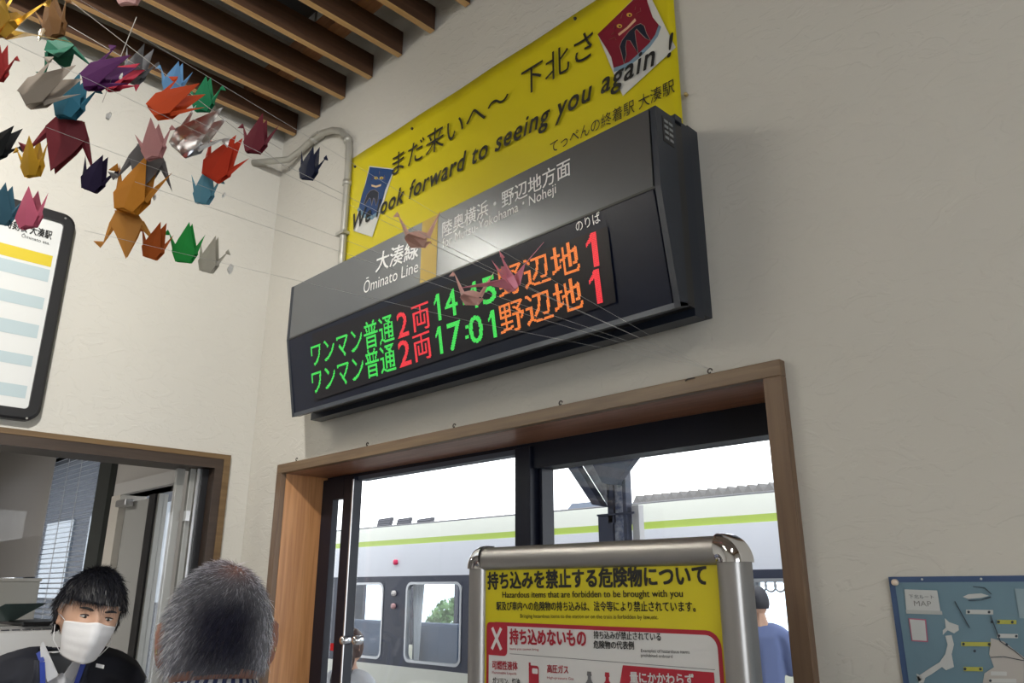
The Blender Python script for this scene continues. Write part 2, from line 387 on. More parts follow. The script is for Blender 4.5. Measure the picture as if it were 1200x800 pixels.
# counter opening: wooden frame
ct = thing('trim_2', None, None, (XL, .2, 1), kind='structure')
fx0, fx1 = XL-.002, XL+.012
box('head_casing', CASY, ct, XL, fx1, -.77, 1.125, 1.992, 2.007)
box('side_casing', CASY, ct, XL, fx1, 1.104, 1.125, 1.0, 1.992)
box('side_casing', CASY, ct, XL, fx1, -.77, -.749, 1.0, 1.992)
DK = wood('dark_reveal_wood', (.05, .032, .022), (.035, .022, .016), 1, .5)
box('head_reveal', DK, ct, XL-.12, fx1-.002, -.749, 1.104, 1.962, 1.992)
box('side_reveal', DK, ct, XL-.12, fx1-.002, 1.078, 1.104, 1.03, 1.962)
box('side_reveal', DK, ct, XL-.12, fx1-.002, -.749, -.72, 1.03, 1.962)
box('counter_sill', CASY, ct, XL-.16, XL+.13, -.78, 1.135, 1.0, 1.03, bev=.003)
cw = thing('window_1', None, None, (XL-.06, .2, 1.03), kind='structure')
for (ya, yb, xx) in ((1.055, 1.078, XL-.03), (1.028, 1.046, XL-.05), (.995, 1.02, XL-.07)):
    box('sash_stile', GREYAL if ya != 1.055 else BLACK, cw, xx-.018, xx, ya, yb, 1.03, 1.962, bev=.0015)
box('sash_stile', ALU, cw, XL-.046, XL-.04, 1.0465, 1.0545, 1.03, 1.962)
box('glass_pane', GLASS, cw, XL-.062, XL-.059, .978, .995, 1.04, 1.95)
box('latch', ALU, cw, XL-.05, XL-.03, 1.022, 1.034, 1.80, 1.83)

# office window with blind
ow = thing('window_2', None, None, (-5.4, OY, 1.3), kind='structure')
AS = mat('pale_frame', (.58, .57, .55), .5)
for a in ((-6.6, -6.55, 1.3, 2.36), (-4.25, -4.2, 1.3, 2.36), (-5.4, -5.36, 1.3, 2.36), (-6.6, -4.2, 2.31, 2.36), (-6.6, -4.2, 1.3, 1.34)):
    box('window_frame', DARKAL, ow, a[0], a[1], OY+.02, OY+.07, a[2], a[3])
box('glass_pane', GLASS, ow, -6.55, -4.25, OY+.045, OY+.049, 1.34, 2.31)
vb = thing('venetian_blind', 'grey venetian blind half open behind the clerk', 'blind', (-5.4, OY-.02, 1.3))
SL = mat('blind_slat', (.62, .64, .68), .35, .1)
sl = None
for i in range(40):
    z = 1.32+i*.0255
    if sl is None:
        sl = M().prism([(-6.55, OY-.012, z+.008), (-6.55, OY-.03, z+.002), (-6.55, OY-.03, z+.0012), (-6.55, OY-.012, z+.0072)], (2.25, 0, 0)).build('slat', SL, vb); q = sl
        sb = sl.matrix_basis.translation.copy()
    else:
        q = sl.copy(); COL.objects.link(q)
        q.matrix_basis = Matrix.Translation(sb+Vector((0, 0, i*.0255)))
box('head_rail', AS, vb, -6.56, -4.29, OY-.035, OY-.008, 2.335, 2.36)
for x in (-6.1, -5.35, -4.72, -4.5): M().tube([(x, OY-.032, 1.31), (x, OY-.032, 2.34)], .0022, 5).build('ladder_cord', mat('cord', (.5, .52, .55), .6), vb)
ks = thing('dark_backdrop', 'dark navy kiosk wall standing outside behind the office blind', 'kiosk', (-8, 3, -.15))  # dark block added so the gaps between the slats look dark
box('wall_panel', mat('backdrop_navy', (.03, .04, .06), .7), ks, -11, -5.8, 2.7, 3.3, -.15, 2.9)
box('roof_slab', mat('backdrop_roof', (.1, .11, .13), .7), ks, -11.2, -5.75, 2.6, 3.35, 2.9, 3.0)
for x_ in (-10, -8.6, -7.2): box('window_panel', mat('backdrop_pane', (.22, .27, .33), .3), ks, x_, x_+.9, 2.68, 2.7, 1.5, 2.3)
# milky screen in front of the blind
sc_ = thing('milky_screen', 'translucent grey hanging screen at the far left of the counter opening', 'screen', (-5.6, OY-.06, 1.66))
FROST = frosted('milky_acrylic', (.50, .485, .47), .25)
box('panel', FROST, sc_, -6.95, -4.87, OY-.062, OY-.058, 1.665, 2.55)
box('bottom_band', mat('screen_band', (.33, .32, .31), .6), sc_, -6.95, -4.865, OY-.066, OY-.056, 1.665, 1.88)
cab = thing('low_cabinet', 'beige grey low partition cabinet under the milky screen', 'cabinet', (-5.9, 1.1, 0))
box('body', mat('cabinet_paint', (.40, .39, .35), .5), cab, -6.9, -4.72, 1.0, 1.28, 0, 1.64, bev=.004)
box('top_edge', mat('cabinet_top', (.46, .44, .40), .5), cab, -6.9, -4.715, .995, 1.285, 1.64, 1.655)
# upright beside the blind
tag(box('trim_3', mat('dark_green_grey', (.035, .04, .037), .5), None, -4.22, -4.05, OY-.03, OY, 0, 2.6), kind='structure')
# office back door: pale frame, grey leaf, glass strip
od = thing('door_2', None, None, (-3.55, OY, 0), kind='structure')
box('frame_head', AS, od, -3.96, -3.14, OY-.03, OY+.09, 2.02, 2.075)
box('frame_stile', mat('cream_frame', (.66, .62, .55), .5), od, -3.98, -3.87, OY-.03, OY+.09, 0, 2.02)
box('frame_stile', AS, od, -3.205, -3.14, OY-.03, OY+.09, 0, 2.02)
box('leaf', mat('door_leaf_grey', (.40, .40, .38), .6), od, -3.87, -3.60, OY+.0, OY+.03, 0, 1.985)
box('leaf_edge', BLACK, od, -3.60, -3.535, OY, OY+.04, 0, 2.0)
box('glass_frame', GREYAL, od, -3.535, -3.515, OY+.01, OY+.05, 0, 2.0)
box('glass_pane', GLASS, od, -3.515, -3.35, OY+.03, OY+.034, 0, 2.0)
box('wood_edge', mat('peach_wood', (.62, .42, .28), .6), od, -3.345, -3.275, OY, OY+.05, 0, 2.0)
box('leaf_edge', BLACK, od, -3.275, -3.205, OY+.01, OY+.05, 0, 2.0)
for z in (1.99,): box('closer', ALU, od, -3.86, -3.74, OY-.05, OY-.012, z-.03, z, bev=.004)

# desk with printer
dk = thing('office_desk', 'white office desk surface behind the clerk', 'desk', (-3.6, .3, 0))
box('top', WHITE, dk, -4.4, -3.1, -.9, .95, .98, 1.02, bev=.003)
for (x, y) in ((-4.35, -.85), (-3.15, -.85), (-4.35, .9), (-3.15, .9)): box('leg', GREYAL, dk, x-.02, x+.02, y-.02, y+.02, 0, .98)
pr = thing('fax_machine', 'white fax machine with dark key panel left of the clerk', 'fax machine', (-3.3, .4, 1.02))
c = at_x(33, 738, -3.2)
box('body', mat('white_plastic', (.72, .72, .72), .4), pr, -3.55, -3.12, c.y-.30, c.y+.17, 1.02, c.z+.0, bev=.008)
M().prism([(-3.12, c.y-.28, c.z-.035), (-3.12, c.y+.15, c.z-.035), (-3.22, c.y+.15, c.z+.012), (-3.22, c.y-.28, c.z+.012)], (-.12, 0, 0)).build('key_panel', MATS['white_plastic'], pr)
for i in range(9):
    for j in range(3):
        y = c.y-.2+.032*i; t = .2+.25*j
        p = Vector((-3.12-.1*t, y, c.z-.035+.047*t)); nn = Vector((.047, 0, .1)).normalized()
        M().box(p.x-.006, p.x+.006, p.y-.011, p.y+.011, p.z-.001, p.z+.006).build('key', mat('key_grey', (.18, .19, .21), .5), pr)
box('document_tray', BLACK, pr, -3.5, -3.2, c.y-.02, c.y+.15, c.z+.012, c.z+.026, bev=.003)
M().prism([(-3.4, c.y+.0, c.z+.025), (-3.3, c.y-.16, c.z+.025), (-3.3, c.y-.06, c.z+.085), (-3.4, c.y+.1, c.z+.085)], (.004, 0, .0)).build('paper_guide', mat('smoky_green', (.12, .17, .16), .2), pr)

# ================================================================== FLUORESCENT LAMP ON THE LEFT WALL (the bright one)
lp = thing('fluorescent_lamp', 'white fluorescent lamp fixture on the left wall under the rafters', 'lamp', (-2.3, -.2, 3.0))
box('housing', mat('lamp_housing', (.75, .75, .72), .5), lp, -2.36, -2.27, -1.85, .05, 3.02, 3.07, bev=.006)
M().tube([(-2.315, -1.82, 3.0), (-2.315, .02, 3.0)], .013, 12).build('tube', mat('lit_tube', (1, .95, .84), .5, emit=62), lp, True)
for y in (-1.82, .02): box('socket', MATS['lamp_housing'], lp, -2.335, -2.295, y-.012, y+.012, 2.98, 3.02)

sf = thing('spotlight', 'black spotlight fixed to the rafters above the picture, aimed at the left wall', 'lamp', (-.72, -.15, 3.05))
so_dir = (Vector((-2.38, .25, 2.15))-Vector((-.75, -.15, 3.02))).normalized()
M().tube([Vector((-.75, -.15, 3.02))-so_dir*.13, Vector((-.75, -.15, 3.02))-so_dir*.12, Vector((-.75, -.15, 3.02))-so_dir*.012], [.03, .045, .05], 20).build('shade', BLACK, sf, True)
M().tube([(-.66, -.17, 3.06), (-.66, -.17, 3.176)], .008, 8).build('stem', BLACK, sf)
sp = thing('ceiling_speaker', 'black speaker box above the rafters near top of the picture', 'speaker', at_z(336, 8, 3.3))
q = at_z(336, 6, 3.34)
box('cabinet', BLACK, sp, q.x-.07, q.x+.10, q.y-.07, q.y+.08, 3.335, 3.47, bev=.008)
M().tube([(q.x, q.y, 3.46), (q.x, q.y, ZC)], .01, 8).build('stem', BLACK, sp)

# ------------------------------------------------------------------ conduit
cp = thing('conduit_pipe', 'grey conduit pipe bending from the corner down beside the yellow banner', 'pipe', (-1.9, 1.18, 2.5))
k1 = Vector((XL+.002, 1.09, 3.052))
pts = [k1, at_y(338, 187, 1.165), at_y(352, 177, 1.18), at_y(364, 166, 1.182), at_y(378, 156, 1.182), at_y(391, 152.5, 1.182), at_y(400, 154, 1.182), at_y(407, 161, 1.182), at_y(409, 172, 1.182), at_y(408, 200, 1.182), at_y(404, 250, 1.182), at_y(399, 300, 1.182), at_y(396, 330, 1.182)]
xx = pts[9].x
for i in range(9, 13): pts[i].x = xx
M().tube(pts, .0115, 14).build('pipe', STEEL, cp, True)
for i, j in ((3, 4), (9, 10), (7, 8)):
    a = pts[i].lerp(pts[j], .3); d = (pts[j]-pts[i]).normalized()
    M().tube([a-d*.009, a+d*.009], .0145, 14).build('coupling', STEEL, cp, True)
for (i, t) in ((3, .6), (10, .5)):
    a = pts[i].lerp(pts[i+1], t); box('clip', STEEL, cp, a.x-.02, a.x+.02, 1.166, 1.198, a.z-.005, a.z+.005)

# ================================================================== YELLOW BANNER
def PB(u, v): return at_y(u, v, 1.189)
INK = mat('black_ink', (.008, .008, .008), .5)
bn = thing('yellow_banner', 'yellow farewell banner with black brush lettering above the departure board', 'banner', (-1.3, 1.195, 2.55))
YEL = mat('banner_vinyl', (.66, .56, .012), .33, noise=.06, nscale=2.5, bump=.25, bscale=3)
# sheet with slight waves, hemmed edges
nx, nz = 60, 12; x0, x1, z0, z1 = -1.897, -.70, 2.457, 2.906
vs = []; fs = []
for j in range(nz+1):
    for i in range(nx+1):
        x = x0+(x1-x0)*i/nx; z = z0+(z1-z0)*j/nz
        vs.append((x, 1.1905+.0012*math.sin(x*21+z*3)*math.sin(z*9+x*2), z))
for j in range(nz):
    for i in range(nx): a = j*(nx+1)+i; fs.append((a, a+1, a+nx+2, a+nx+1))
sheet = mk('sheet', vs, fs, YEL, bn, True)
sheet.modifiers.new('thick', 'SOLIDIFY').thickness = .0008
def PBT(u, v): return at_y(u, v, 1.1885)
BO = (0, -.0032, 0)
ptext('まだ来いへ〜', INK, (460, 208), (597, 127), 26, PBT, bn, shear=.0, off=BO)
ptext('下北さ', INK, (612, 116), (697, 66), 32, PBT, bn, off=BO)
ptext('We look forward to seeing you again !', INK, (410, 278), (786, 76), 24, PBT, bn, shear=.22, bold=.012, spacing=1.12, off=BO)
ptext('てっぺんの終着駅 大湊駅', INK, (645, 181), (791, 108), 15, PBT, bn)
def picture(name, X, ground, flag, flagmat, shade, arch, eyes, teeth, strokes):
    """fluttering flag picture printed on the banner; X maps drawing units to the plane"""
    D = lambda pts, m, par, nm, k: decal([X(*q) for q in pts], m, PB, par, nm, off=(0, -.0010-.0003*k, 0))
    gp = D(ground, mat('print_white', (.62, .62, .58), .45), bn, name, 0)
    D(shade, mat('print_blue_grey', (.16, .27, .36), .5), gp, 'shadow_print', 1)
    D(flag, flagmat, gp, 'flag_print', 2)
    gold = mat('print_gold', (.62, .42, .06), .4)
    for (x, y, r) in eyes:
        D([(x+r*math.cos(t), y+r*.75*math.sin(t)) for t in np.linspace(0, 6.283, 13)[:-1]], gold, gp, 'gold_eye', 3)
        D([(x+r*.15+r*.4*math.cos(t), y+r*.15+r*.35*math.sin(t)) for t in np.linspace(0, 6.283, 9)[:-1]], INK, gp, 'pupil', 4)
    D(teeth, mat('print_cream', (.7, .5, .3), .5), gp, 'teeth_print', 3)
    D(arch, mat('print_navy', (.008, .014, .03), .4), gp, 'arch_print', 3)
    P = [PB(*X(*q))+Vector((0, -.0022, 0)) for q in arch+arch[:1]]
    M().tube(P, .0006, 4).build('outline_print', mat('print_outline', (.30, .24, .2), .5), gp)
    for st_ in strokes:
        P = [PB(*X(*q))+Vector((0, -.0022, 0)) for q in st_]; M().tube(P, .0006, 4).build('whisker_stroke', mat('print_dull_gold', (.22, .1, .06), .5), gp)
picture('red_flag_picture', lambda x, y: (680+x/7.27, y/7.27),
    [(150, 295), (560, -110), (815, 405), (365, 820)],
    [(150, 295), (300, 150), (440, 15), (560, -100), (575, 20), (620, 150), (672, 215), (640, 300), (590, 370), (520, 440), (420, 530), (350, 560), (288, 580), (268, 490), (235, 430)],
    mat('print_red', (.20, .008, .025), .4),
    [(288, 575), (420, 525), (520, 435), (600, 355), (672, 215), (692, 230), (665, 310), (600, 400), (500, 500), (400, 580), (290, 615)],
    [(340, 400), (360, 350), (420, 270), (480, 220), (520, 205), (550, 225), (570, 290), (605, 350), (560, 330), (520, 290), (485, 250), (470, 270), (480, 350), (500, 462), (460, 400), (430, 350), (400, 345), (390, 400), (398, 470), (378, 548), (360, 470)],
    [(338, 225, 24), (422, 130, 24)], [(325, 292), (400, 235), (470, 160), (480, 180), (410, 250), (335, 310)],
    [[(250, 345), (300, 320), (310, 345)], [(270, 300), (300, 280)], [(480, 120), (520, 100), (515, 70)], [(350, 160), (365, 120)], [(470, 90), (475, 60)], [(300, 210), (290, 250)]])
picture('blue_flag_picture', lambda x, y: (400+x/6.66, 190+y/6.66),
    [(222, 30), (418, 52), (243, 585), (95, 535)],
    [(225, 38), (412, 60), (345, 220), (325, 300), (290, 385), (240, 418), (185, 405), (140, 350), (165, 250), (195, 160)],
    mat('print_blue', (.006, .045, .16), .4),
    [(140, 350), (185, 400), (240, 412), (290, 380), (300, 390), (245, 450), (175, 435), (125, 375)],
    [(180, 325), (205, 255), (230, 225), (265, 215), (295, 240), (292, 290), (275, 340), (265, 290), (255, 280), (242, 340), (232, 285), (222, 280), (190, 335)],
    [(275, 125, 15), (318, 125, 15)], [(238, 175), (275, 185), (315, 172), (312, 188), (275, 200), (240, 190)],
    [[(240, 140), (255, 110)], [(345, 140), (340, 105)], [(300, 100), (302, 70)]])
PIN = mat('pin_dark', (.03, .03, .03), .4)
for i, (u, v, mm) in enumerate(((415.5, 195, PIN), (482.5, 150.5, PIN), (673.5, 21.5, PIN), (803, 110, mat('brass', (.6, .45, .2), .3, .8)), (770, -40, PIN))):
    p = at_y(u, v, 1.187); M().tube([p+Vector((0, .006, 0)), p, p+Vector((0, -.003, 0))], [.004, .004, .002], 10).build('pin', mm, bn, True)

# ================================================================== DEPARTURE BOARD
XA, XB = -1.937, -.668
ZT, ZF, ZB = 2.437, 2.275, 2.058; YF, YBt = 1.045, 1.083
dp = thing('departure_board', 'long dark departure board with glowing train times below the yellow banner', 'display', (-1.3, 1.19, 2.05))
HDR = mat('header_grey', (.11, .122, .14), .28, .65, noise=.05, nscale=4, coat=.8)
NAVY = mat('display_navy', (.004, .007, .022), .3, 0, .22)
CASE = mat('board_case', (.022, .028, .042), .42, .2)
def bodyprism(xa, xb, name, m, inset=0):
    prof = [(YF, ZT), (1.107, ZT+.002), (1.107, ZB+.008), (YBt, ZB), (YF, ZF)]
    return M().prism([(xa, y, z) for y, z in prof], (xb-xa, 0, 0)).build(name, m, dp)
bodyprism(XA, XA+.012, 'end_cap', CASE)
bodyprism(XB-.012, XB, 'end_cap', CASE)
# front rims
hp = M().box(XA+.012, XB-.016, YF+.001, YF+.03, ZF+.004, ZT).build('header_panel', HDR, dp)
box('fold_trim', BLACK, dp, XA+.012, XB-.012, YF-.0005, YF+.03, ZF-.002, ZF+.003)
lowr = M().prism([(XA+.012, YF+.001, ZF-.002), (XA+.012, YBt+.001, ZB+.008), (XA+.012, 1.105, ZB+.01), (XA+.012, 1.105, ZF)], (XB-XA-.028, 0, 0)).build('display_panel', NAVY, dp)
M().prism([(XA, YBt-.001, ZB+.010), (XA, YBt, ZB), (XA, 1.107, ZB+.006), (XA, 1.107, ZB+.012)], (XB-XA, 0, 0)).build('bottom_rail', mat('rail_case', (.07, .08, .1), .4, .4), dp)
box('top_cover', CASE, dp, XA+.012, XB-.012, YF+.002, 1.107, ZT-.004, ZT+.001)
# inner shadow gap and rear box
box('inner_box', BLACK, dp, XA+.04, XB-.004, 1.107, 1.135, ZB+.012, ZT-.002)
box('rear_box', mat('rear_case', (.018, .024, .04), .35, .4), dp, XA+.02, XB-.004, 1.135, 1.165, ZB-.002, 2.446)
box('mounting_plate', mat('plate_case', (.03, .036, .05), .4, .4), dp, -1.976, -.676, 1.165, 1.2, 2.068, 2.455)
box('rear_clip', CASE, dp, XB-.03, XB+.001, 1.108, 1.13, ZT, ZT+.012)
# vent grille on the end cap
vg = box('vent_grille', BLACK, dp, XB-.001, XB+.0008, 1.064, 1.098, 2.372, 2.425)
for i in range(4):
    for j in range(2):
        z = 2.378+.0115*i; y = 1.067+.0155*j
        box('louvre', mat('louvre_grey', (.20, .21, .22), .4), vg, XB+.0005, XB+.002, y+.0015, y+.013, z+.001, z+.0065)
HW = mat('white_print', (.88, .89, .89), .36, coat=.8)
def PH(u, v): return at_y(u, v, YF+.0006)
ptext('大湊線', HW, (440, 320), (490, 302), 22.5, PH, hp, bold=.01)
ptext('Ōminato Line', HW, (426, 344), (490, 318.5), 17, PH, hp)
ptext('陸奥横浜・野辺地方面', HW, (518.5, 279), (669, 205), 18.5, PH, hp, bold=.005)
ptext('for Mutsu-Yokohama・Noheji', HW, (518.5, 294), (652, 230), 14, PH, hp)
a, b_ = PH(493.5, 300), PH(512, 300)
mk('yellow_bar', [(a.x, YF, ZF+.004), (b_.x, YF, ZF+.004), (b_.x, YF, ZT), (a.x, YF, ZT)], [(0, 1, 2, 3)], mat('gold_print', (.45, .30, .02), .35), hp)
LN = Vector((0, -(ZF-ZB), -(YBt-YF))).normalized()   # normal of the tilted panel, facing viewer
LP = Vector((0, YF, ZF))+LN*.0016
def PL(u, v): return at_plane(u, v, LP, LN)
decal([(712, 265), (722, 354), (368, 470), (366, 391)][::-1], mat('led_glass', (.010, .008, .013), .35, 0, .2), PL, lowr, 'led_matrix', off=LN*.0004)
ptext('のりば', HW, (676, 272), (704.5, 260), 13, PL, lowr, off=LN*.0008)
def led(s, col, q0, q1, hpx, rows, name='led_lettering', bold=0):
    """dot-matrix lettering: glyph outlines sampled on a dot grid, one small lit square per dot"""
    V, Fs, asp = glyphs(s, bold, 1.0)
    a = PL(*q0); b = PL(*q1); t = PL(q0[0], q0[1]-hpx); n = (b-a).normalized(); up = (t-a); up = up-n*up.dot(n); ex = b-a
    pitch = up.length/rows; cols = max(2, int(round(ex.length/pitch)))
    gx, gy = np.meshgrid((np.arange(cols)+.5)/cols, (np.arange(rows)+.5)/rows); P = np.stack([gx.ravel(), gy.ravel()], 1); hit = np.zeros(len(P), bool)
    for f in Fs:
        for k in range(1, len(f)-1):
            A, B, C = V[f[0]], V[f[k]], V[f[k+1]]
            d = (B[0]-A[0])*(C[1]-A[1])-(C[0]-A[0])*(B[1]-A[1])
            if abs(d) < 1e-12: continue
            w1 = ((P[:, 0]-A[0])*(C[1]-A[1])-(C[0]-A[0])*(P[:, 1]-A[1]))/d
            w2 = ((B[0]-A[0])*(P[:, 1]-A[1])-(P[:, 0]-A[0])*(B[1]-A[1]))/d
            hit |= (w1 >= -.01) & (w2 >= -.01) & (w1+w2 <= 1.01)
    vs = []; fs = []; hx = ex/cols*.44; hy = up/rows*.44
    for p in P[hit]:
        c = a+ex*p[0]+up*p[1]+LN*.001; k = len(vs); vs += [c-hx-hy, c+hx-hy, c+hx+hy, c-hx+hy]; fs.append((k, k+1, k+2, k+3))
    return tag(mk(name, vs, fs, col, lowr), kind='stuff')
GRN = mat('led_green', (.05, .85, .10), .5, emit=.85); RED = mat('led_red', (1, .03, .05), .5, emit=.85); ORG = mat('led_orange', (1, .24, .035), .5, emit=.85)
for m_ in (GRN, RED, ORG): m_.node_tree.nodes['Principled BSDF'].inputs['Base Color'].default_value = (.01, .01, .01, 1)
B8 = .005
def led_digits(col, items, line, hpx):
    for ch, ua, ub in items:
        if ch == ':':
            for f_ in (.26, .62):
                va = line(ua)-hpx*f_; led('#.', col, (ua, va), (ub, va-(ub-ua)*.33), hpx*.12, 3)
        else: led(ch, col, (ua, line(ua)), (ub, line(ub)), hpx, 24, bold=.0 if ch == '#1' else .008)
led('ワンマン普通', GRN, (366, 431), (463, 399), 30, 24, bold=B8)
led_digits(RED, [('2', 467, 480)], lambda u: 397-.36*(u-467), 30); led('両', RED, (485, 390), (505, 383), 31, 24, bold=B8)
led_digits(GRN, [('#1', 511, 518), ('4', 523, 538), (':', 543, 547), ('#1', 554, 561), ('5', 567, 583)], lambda u: 377-.342*(u-511), 32)
led('野辺地', ORG, (586, 350), (681, 318), 36, 24, bold=B8)
led_digits(RED, [('#1', 690, 703)], lambda u: 315-.3*(u-690), 41)
led('ワンマン普通', GRN, (367, 463), (465, 434), 31, 24, bold=B8)
led_digits(RED, [('2', 469, 483)], lambda u: 431-.34*(u-469), 31); led('両', RED, (487, 425), (507, 418), 32, 24, bold=B8)
led_digits(GRN, [('#1', 513, 520), ('7', 527, 543), (':', 546, 550), ('0', 552, 568), ('#1', 575, 583)], lambda u: 416-.306*(u-513), 33)
led('野辺地', ORG, (588, 393), (685, 361), 37, 24, bold=B8)
led_digits(RED, [('#1', 694, 707)], lambda u: 358-.28*(u-694), 41)

# ================================================================== TIMETABLE BOARD ON LEFT WALL
tt = thing('timetable_board', 'black framed station timetable with pale blue stripes on the left wall', 'sign', (XL, .1, 2.03))
def PT(u, v): return at_x(u, v, XL+.024)
PAPER = mat('poster_paper', (.66, .67, .66), .5)
ty0, ty1, tz0, tz1 = -.62, .567, 2.03, 2.64
prof = rrect(ty0, tz0, ty1, tz1, .035, 6)
rim = M(); inn = rrect(ty0+.03, tz0+.03, ty1-.03, tz1-.03, .012, 6); n = len(prof)
V3 = [(XL, y, z) for y, z in prof]+[(XL+.026, y, z) for y, z in prof]+[(XL+.03, y+(.006 if y < 0 else -.006), z+(.006 if z < 2.3 else -.006)) for y, z in prof]+[(XL+.03, y, z) for y, z in inn]+[(XL+.02, y, z) for y, z in inn]
rim.add(V3, [(r*n+i, r*n+(i+1) % n, (r+1)*n+(i+1) % n, (r+1)*n+i) for r in range(4) for i in range(n)])
rim.build('frame', BLACK, tt)
pp = box('paper', PAPER, tt, XL, XL+.021, ty0+.028, ty1-.028, tz0+.028, tz1-.028)
def strip(y1_, za, zb, m, name): return mk(name, [(XL+.0215, ty0+.05, za), (XL+.0215, y1_, za), (XL+.0215, y1_, zb), (XL+.0215, ty0+.05, zb)], [(0, 1, 2, 3)], m, pp)
a = at_x(62, 300, XL+.0215); b_ = at_x(59.5, 313, XL+.0215)
strip(a.y, b_.z, a.z, mat('yellow_print', (.62, .48, .02), .5), 'yellow_stripe')
LB = mat('pale_blue_print', (.43, .52, .55), .5)
for (va, vb_, ue) in ((316, 331, 58), (349, 363, 51.5), (381, 397, 45.5), (417, 430, 38), (452, 467, 31)):
    p, q = at_x(ue, va, XL+.0215), at_x(ue, vb_, XL+.0215); strip(a.y, q.z, p.z, LB, 'pale_blue_stripe')
ptext('時刻表 大湊駅', INK, (5, 266), (60, 281), 11, lambda u, v: at_x(u, v, XL+.022), pp, off=(.0003, 0, 0), bold=.02)
ptext('Ōminato sta.', INK, (25, 277.5), (58, 287), 5, lambda u, v: at_x(u, v, XL+.022), pp, off=(.0003, 0, 0))
ptext('時刻は変更になる場合があります', INK, (2, 478.5), (31, 485), 3, lambda u, v: at_x(u, v, XL+.022), pp, off=(.0003, 0, 0))
for z in (2.63, 2.04):
    M().tube([(XL+.029, ty1-.03, z-.005), (XL+.0315, ty1-.03, z-.005)], .003, 8).build('screw', GREYAL, tt)

# ================================================================== HAZARD NOTICE STAND
BY = .98
def PS(u, v): return at_y(u, v, BY)
st = thing('notice_stand', 'silver framed notice stand with yellow hazardous items poster before the door', 'sign', (-.8, BY, 0))
sx0, sx1, szt = PS(553, 665).x-.002, PS(871, 650).x, 1.671
rw = .040; szb = .72
def rail(name, pts, r, m): return M().tube(pts, r, 14).build(name, m, st, True)
ALB = mat('brushed_aluminium', (.36, .35, .345), .36, .7)
# rounded snap-frame profile: half ellipse across the frame width
def profile(name, a, b, inward, m):
    a, b, inward = Vector(a), Vector(b), Vector(inward); n = 10; vs = []
    for p in (a, b):
        for i in range(n+1):
            t = math.pi*i/n; k = (1-math.cos(t))/2
            vs.append(p+inward*(rw*k)+Vector((0, -.020*math.sin(t)**.7+.006, 0)))
        vs += [p+inward*rw+Vector((0, .022, 0)), p+Vector((0, .022, 0))]
    L = n+3; fs = [(i, (i+1) % L, L+(i+1) % L, L+i) for i in range(L)]+[tuple(range(L))[::-1], tuple(range(L, 2*L))]
    o = mk(name, vs, fs, m, st); smooth_by_angle(o, 50); return o
cr = .036
profile('top_rail', (sx0+cr, BY, szt), (sx1-cr, BY, szt), (0, 0, -1), ALB)
profile('bottom_rail', (sx0+cr, BY, szb), (sx1-cr, BY, szb), (0, 0, 1), ALB)
profile('side_rail', (sx0, BY, szb+cr), (sx0, BY, szt-cr), (1, 0, 0), ALB)
profile('side_rail', (sx1, BY, szb+cr), (sx1, BY, szt-cr), (-1, 0, 0), ALB)
def corner(cx, cz, a0):
    n = 10; K = 8; vs = []
    for j in range(K+1):
        a = math.radians(a0+90*j/K)
        for i in range(n+1):
            t = math.pi*i/n; k = (1-math.cos(t))/2; r = (cr+.003)*(1-k)-.002*k
            vs.append((cx+math.cos(a)*r, BY-.022*math.sin(t)**.7+.005, cz+math.sin(a)*r))
        vs += [(cx, BY+.023, cz), (cx+math.cos(a)*(cr+.003), BY+.023, cz+math.sin(a)*(cr+.003))]
    L = n+3; fs = [(j*L+i, j*L+(i+1) % L, (j+1)*L+(i+1) % L, (j+1)*L+i) for j in range(K) for i in range(L)]
    o = mk('corner_cap', vs, fs, CHROME, st); smooth_by_angle(o, 50)
corner(sx0+cr, szt-cr, 90); corner(sx1-cr, szt-cr, 0); corner(sx0+cr, szb+cr, 180); corner(sx1-cr, szb+cr, 270)
box('back_panel', GREYAL, st, sx0+.01, sx1-.01, BY+.006, BY+.02, szb+.01, szt-.01)
for x in (sx0+.03, sx1-.03):
    M().tube([(x, BY+.03, .03), (x, BY+.03, szt-.1)], .013, 12).build('post', ALB, st, True)
    box('foot', ALB, st, x-.02, x+.02, BY-.17, BY+.2, 0, .03, bev=.004)
px0, px1 = sx0+rw-.001, sx1-rw+.001; pz1 = szt-rw+.001; pz0 = szb+rw
SY = mat('poster_yellow', (.58, .50, .015), .3)
pst = box('poster', SY, st, px0, px1, BY-.001, BY+.007, pz0, pz1)
def PP(u, v): return at_y(u, v, BY-.0012)
T = lambda s, m, a, b, h, **k: ptext(s, m, a, b, h, PP, pst, **k)
CR = mat('crimson_print', (.36, .012, .03), .4); PW = mat('poster_white', (.60, .60, .60), .4); GR = mat('print_grey', (.14, .14, .15), .4)
T('持ち込みを禁止する危険物について', INK, (571.5, 691), (830, 686.5), 21, bold=.03)
T('Hazardous items that are forbidden to be brought with you', INK, (589, 702.5), (801, 702), 9.5, bold=.005)
T('駅及び車内への危険物の持ち込みは、法令等により禁止されています。', INK, (582, 715), (816, 717), 10.5, bold=.012)
T('Bringing hazardous items to the station or on the train is forbidden by law,etc.', INK, (610, 725), (772, 727), 6)
zr = PP(571, 728).z; ra, rb_ = PP(570.5, 740).x, PP(844.5, 740).x
def flat(name, poly, m, lift):
    return mk(name, [(x, BY-.001-lift, z) for x, z in poly], [tuple(range(len(poly)))], m, pst)
flat('red_border', rrect(ra, pz0+.05, rb_, zr, .022, 6), CR, .0006)
flat('white_panel', rrect(ra+.006, pz0+.056, rb_-.006, zr-.006, .017, 6), PW, .0009)
xb = PP(595, 750).x; zb2 = PP(580, 767.5).z
flat('red_cross_ground', rrect(ra+.0005, zb2, xb, zr-.0005, .008, 4), CR, .0012)
cxx, czz = (ra+xb)/2, (zr+zb2)/2
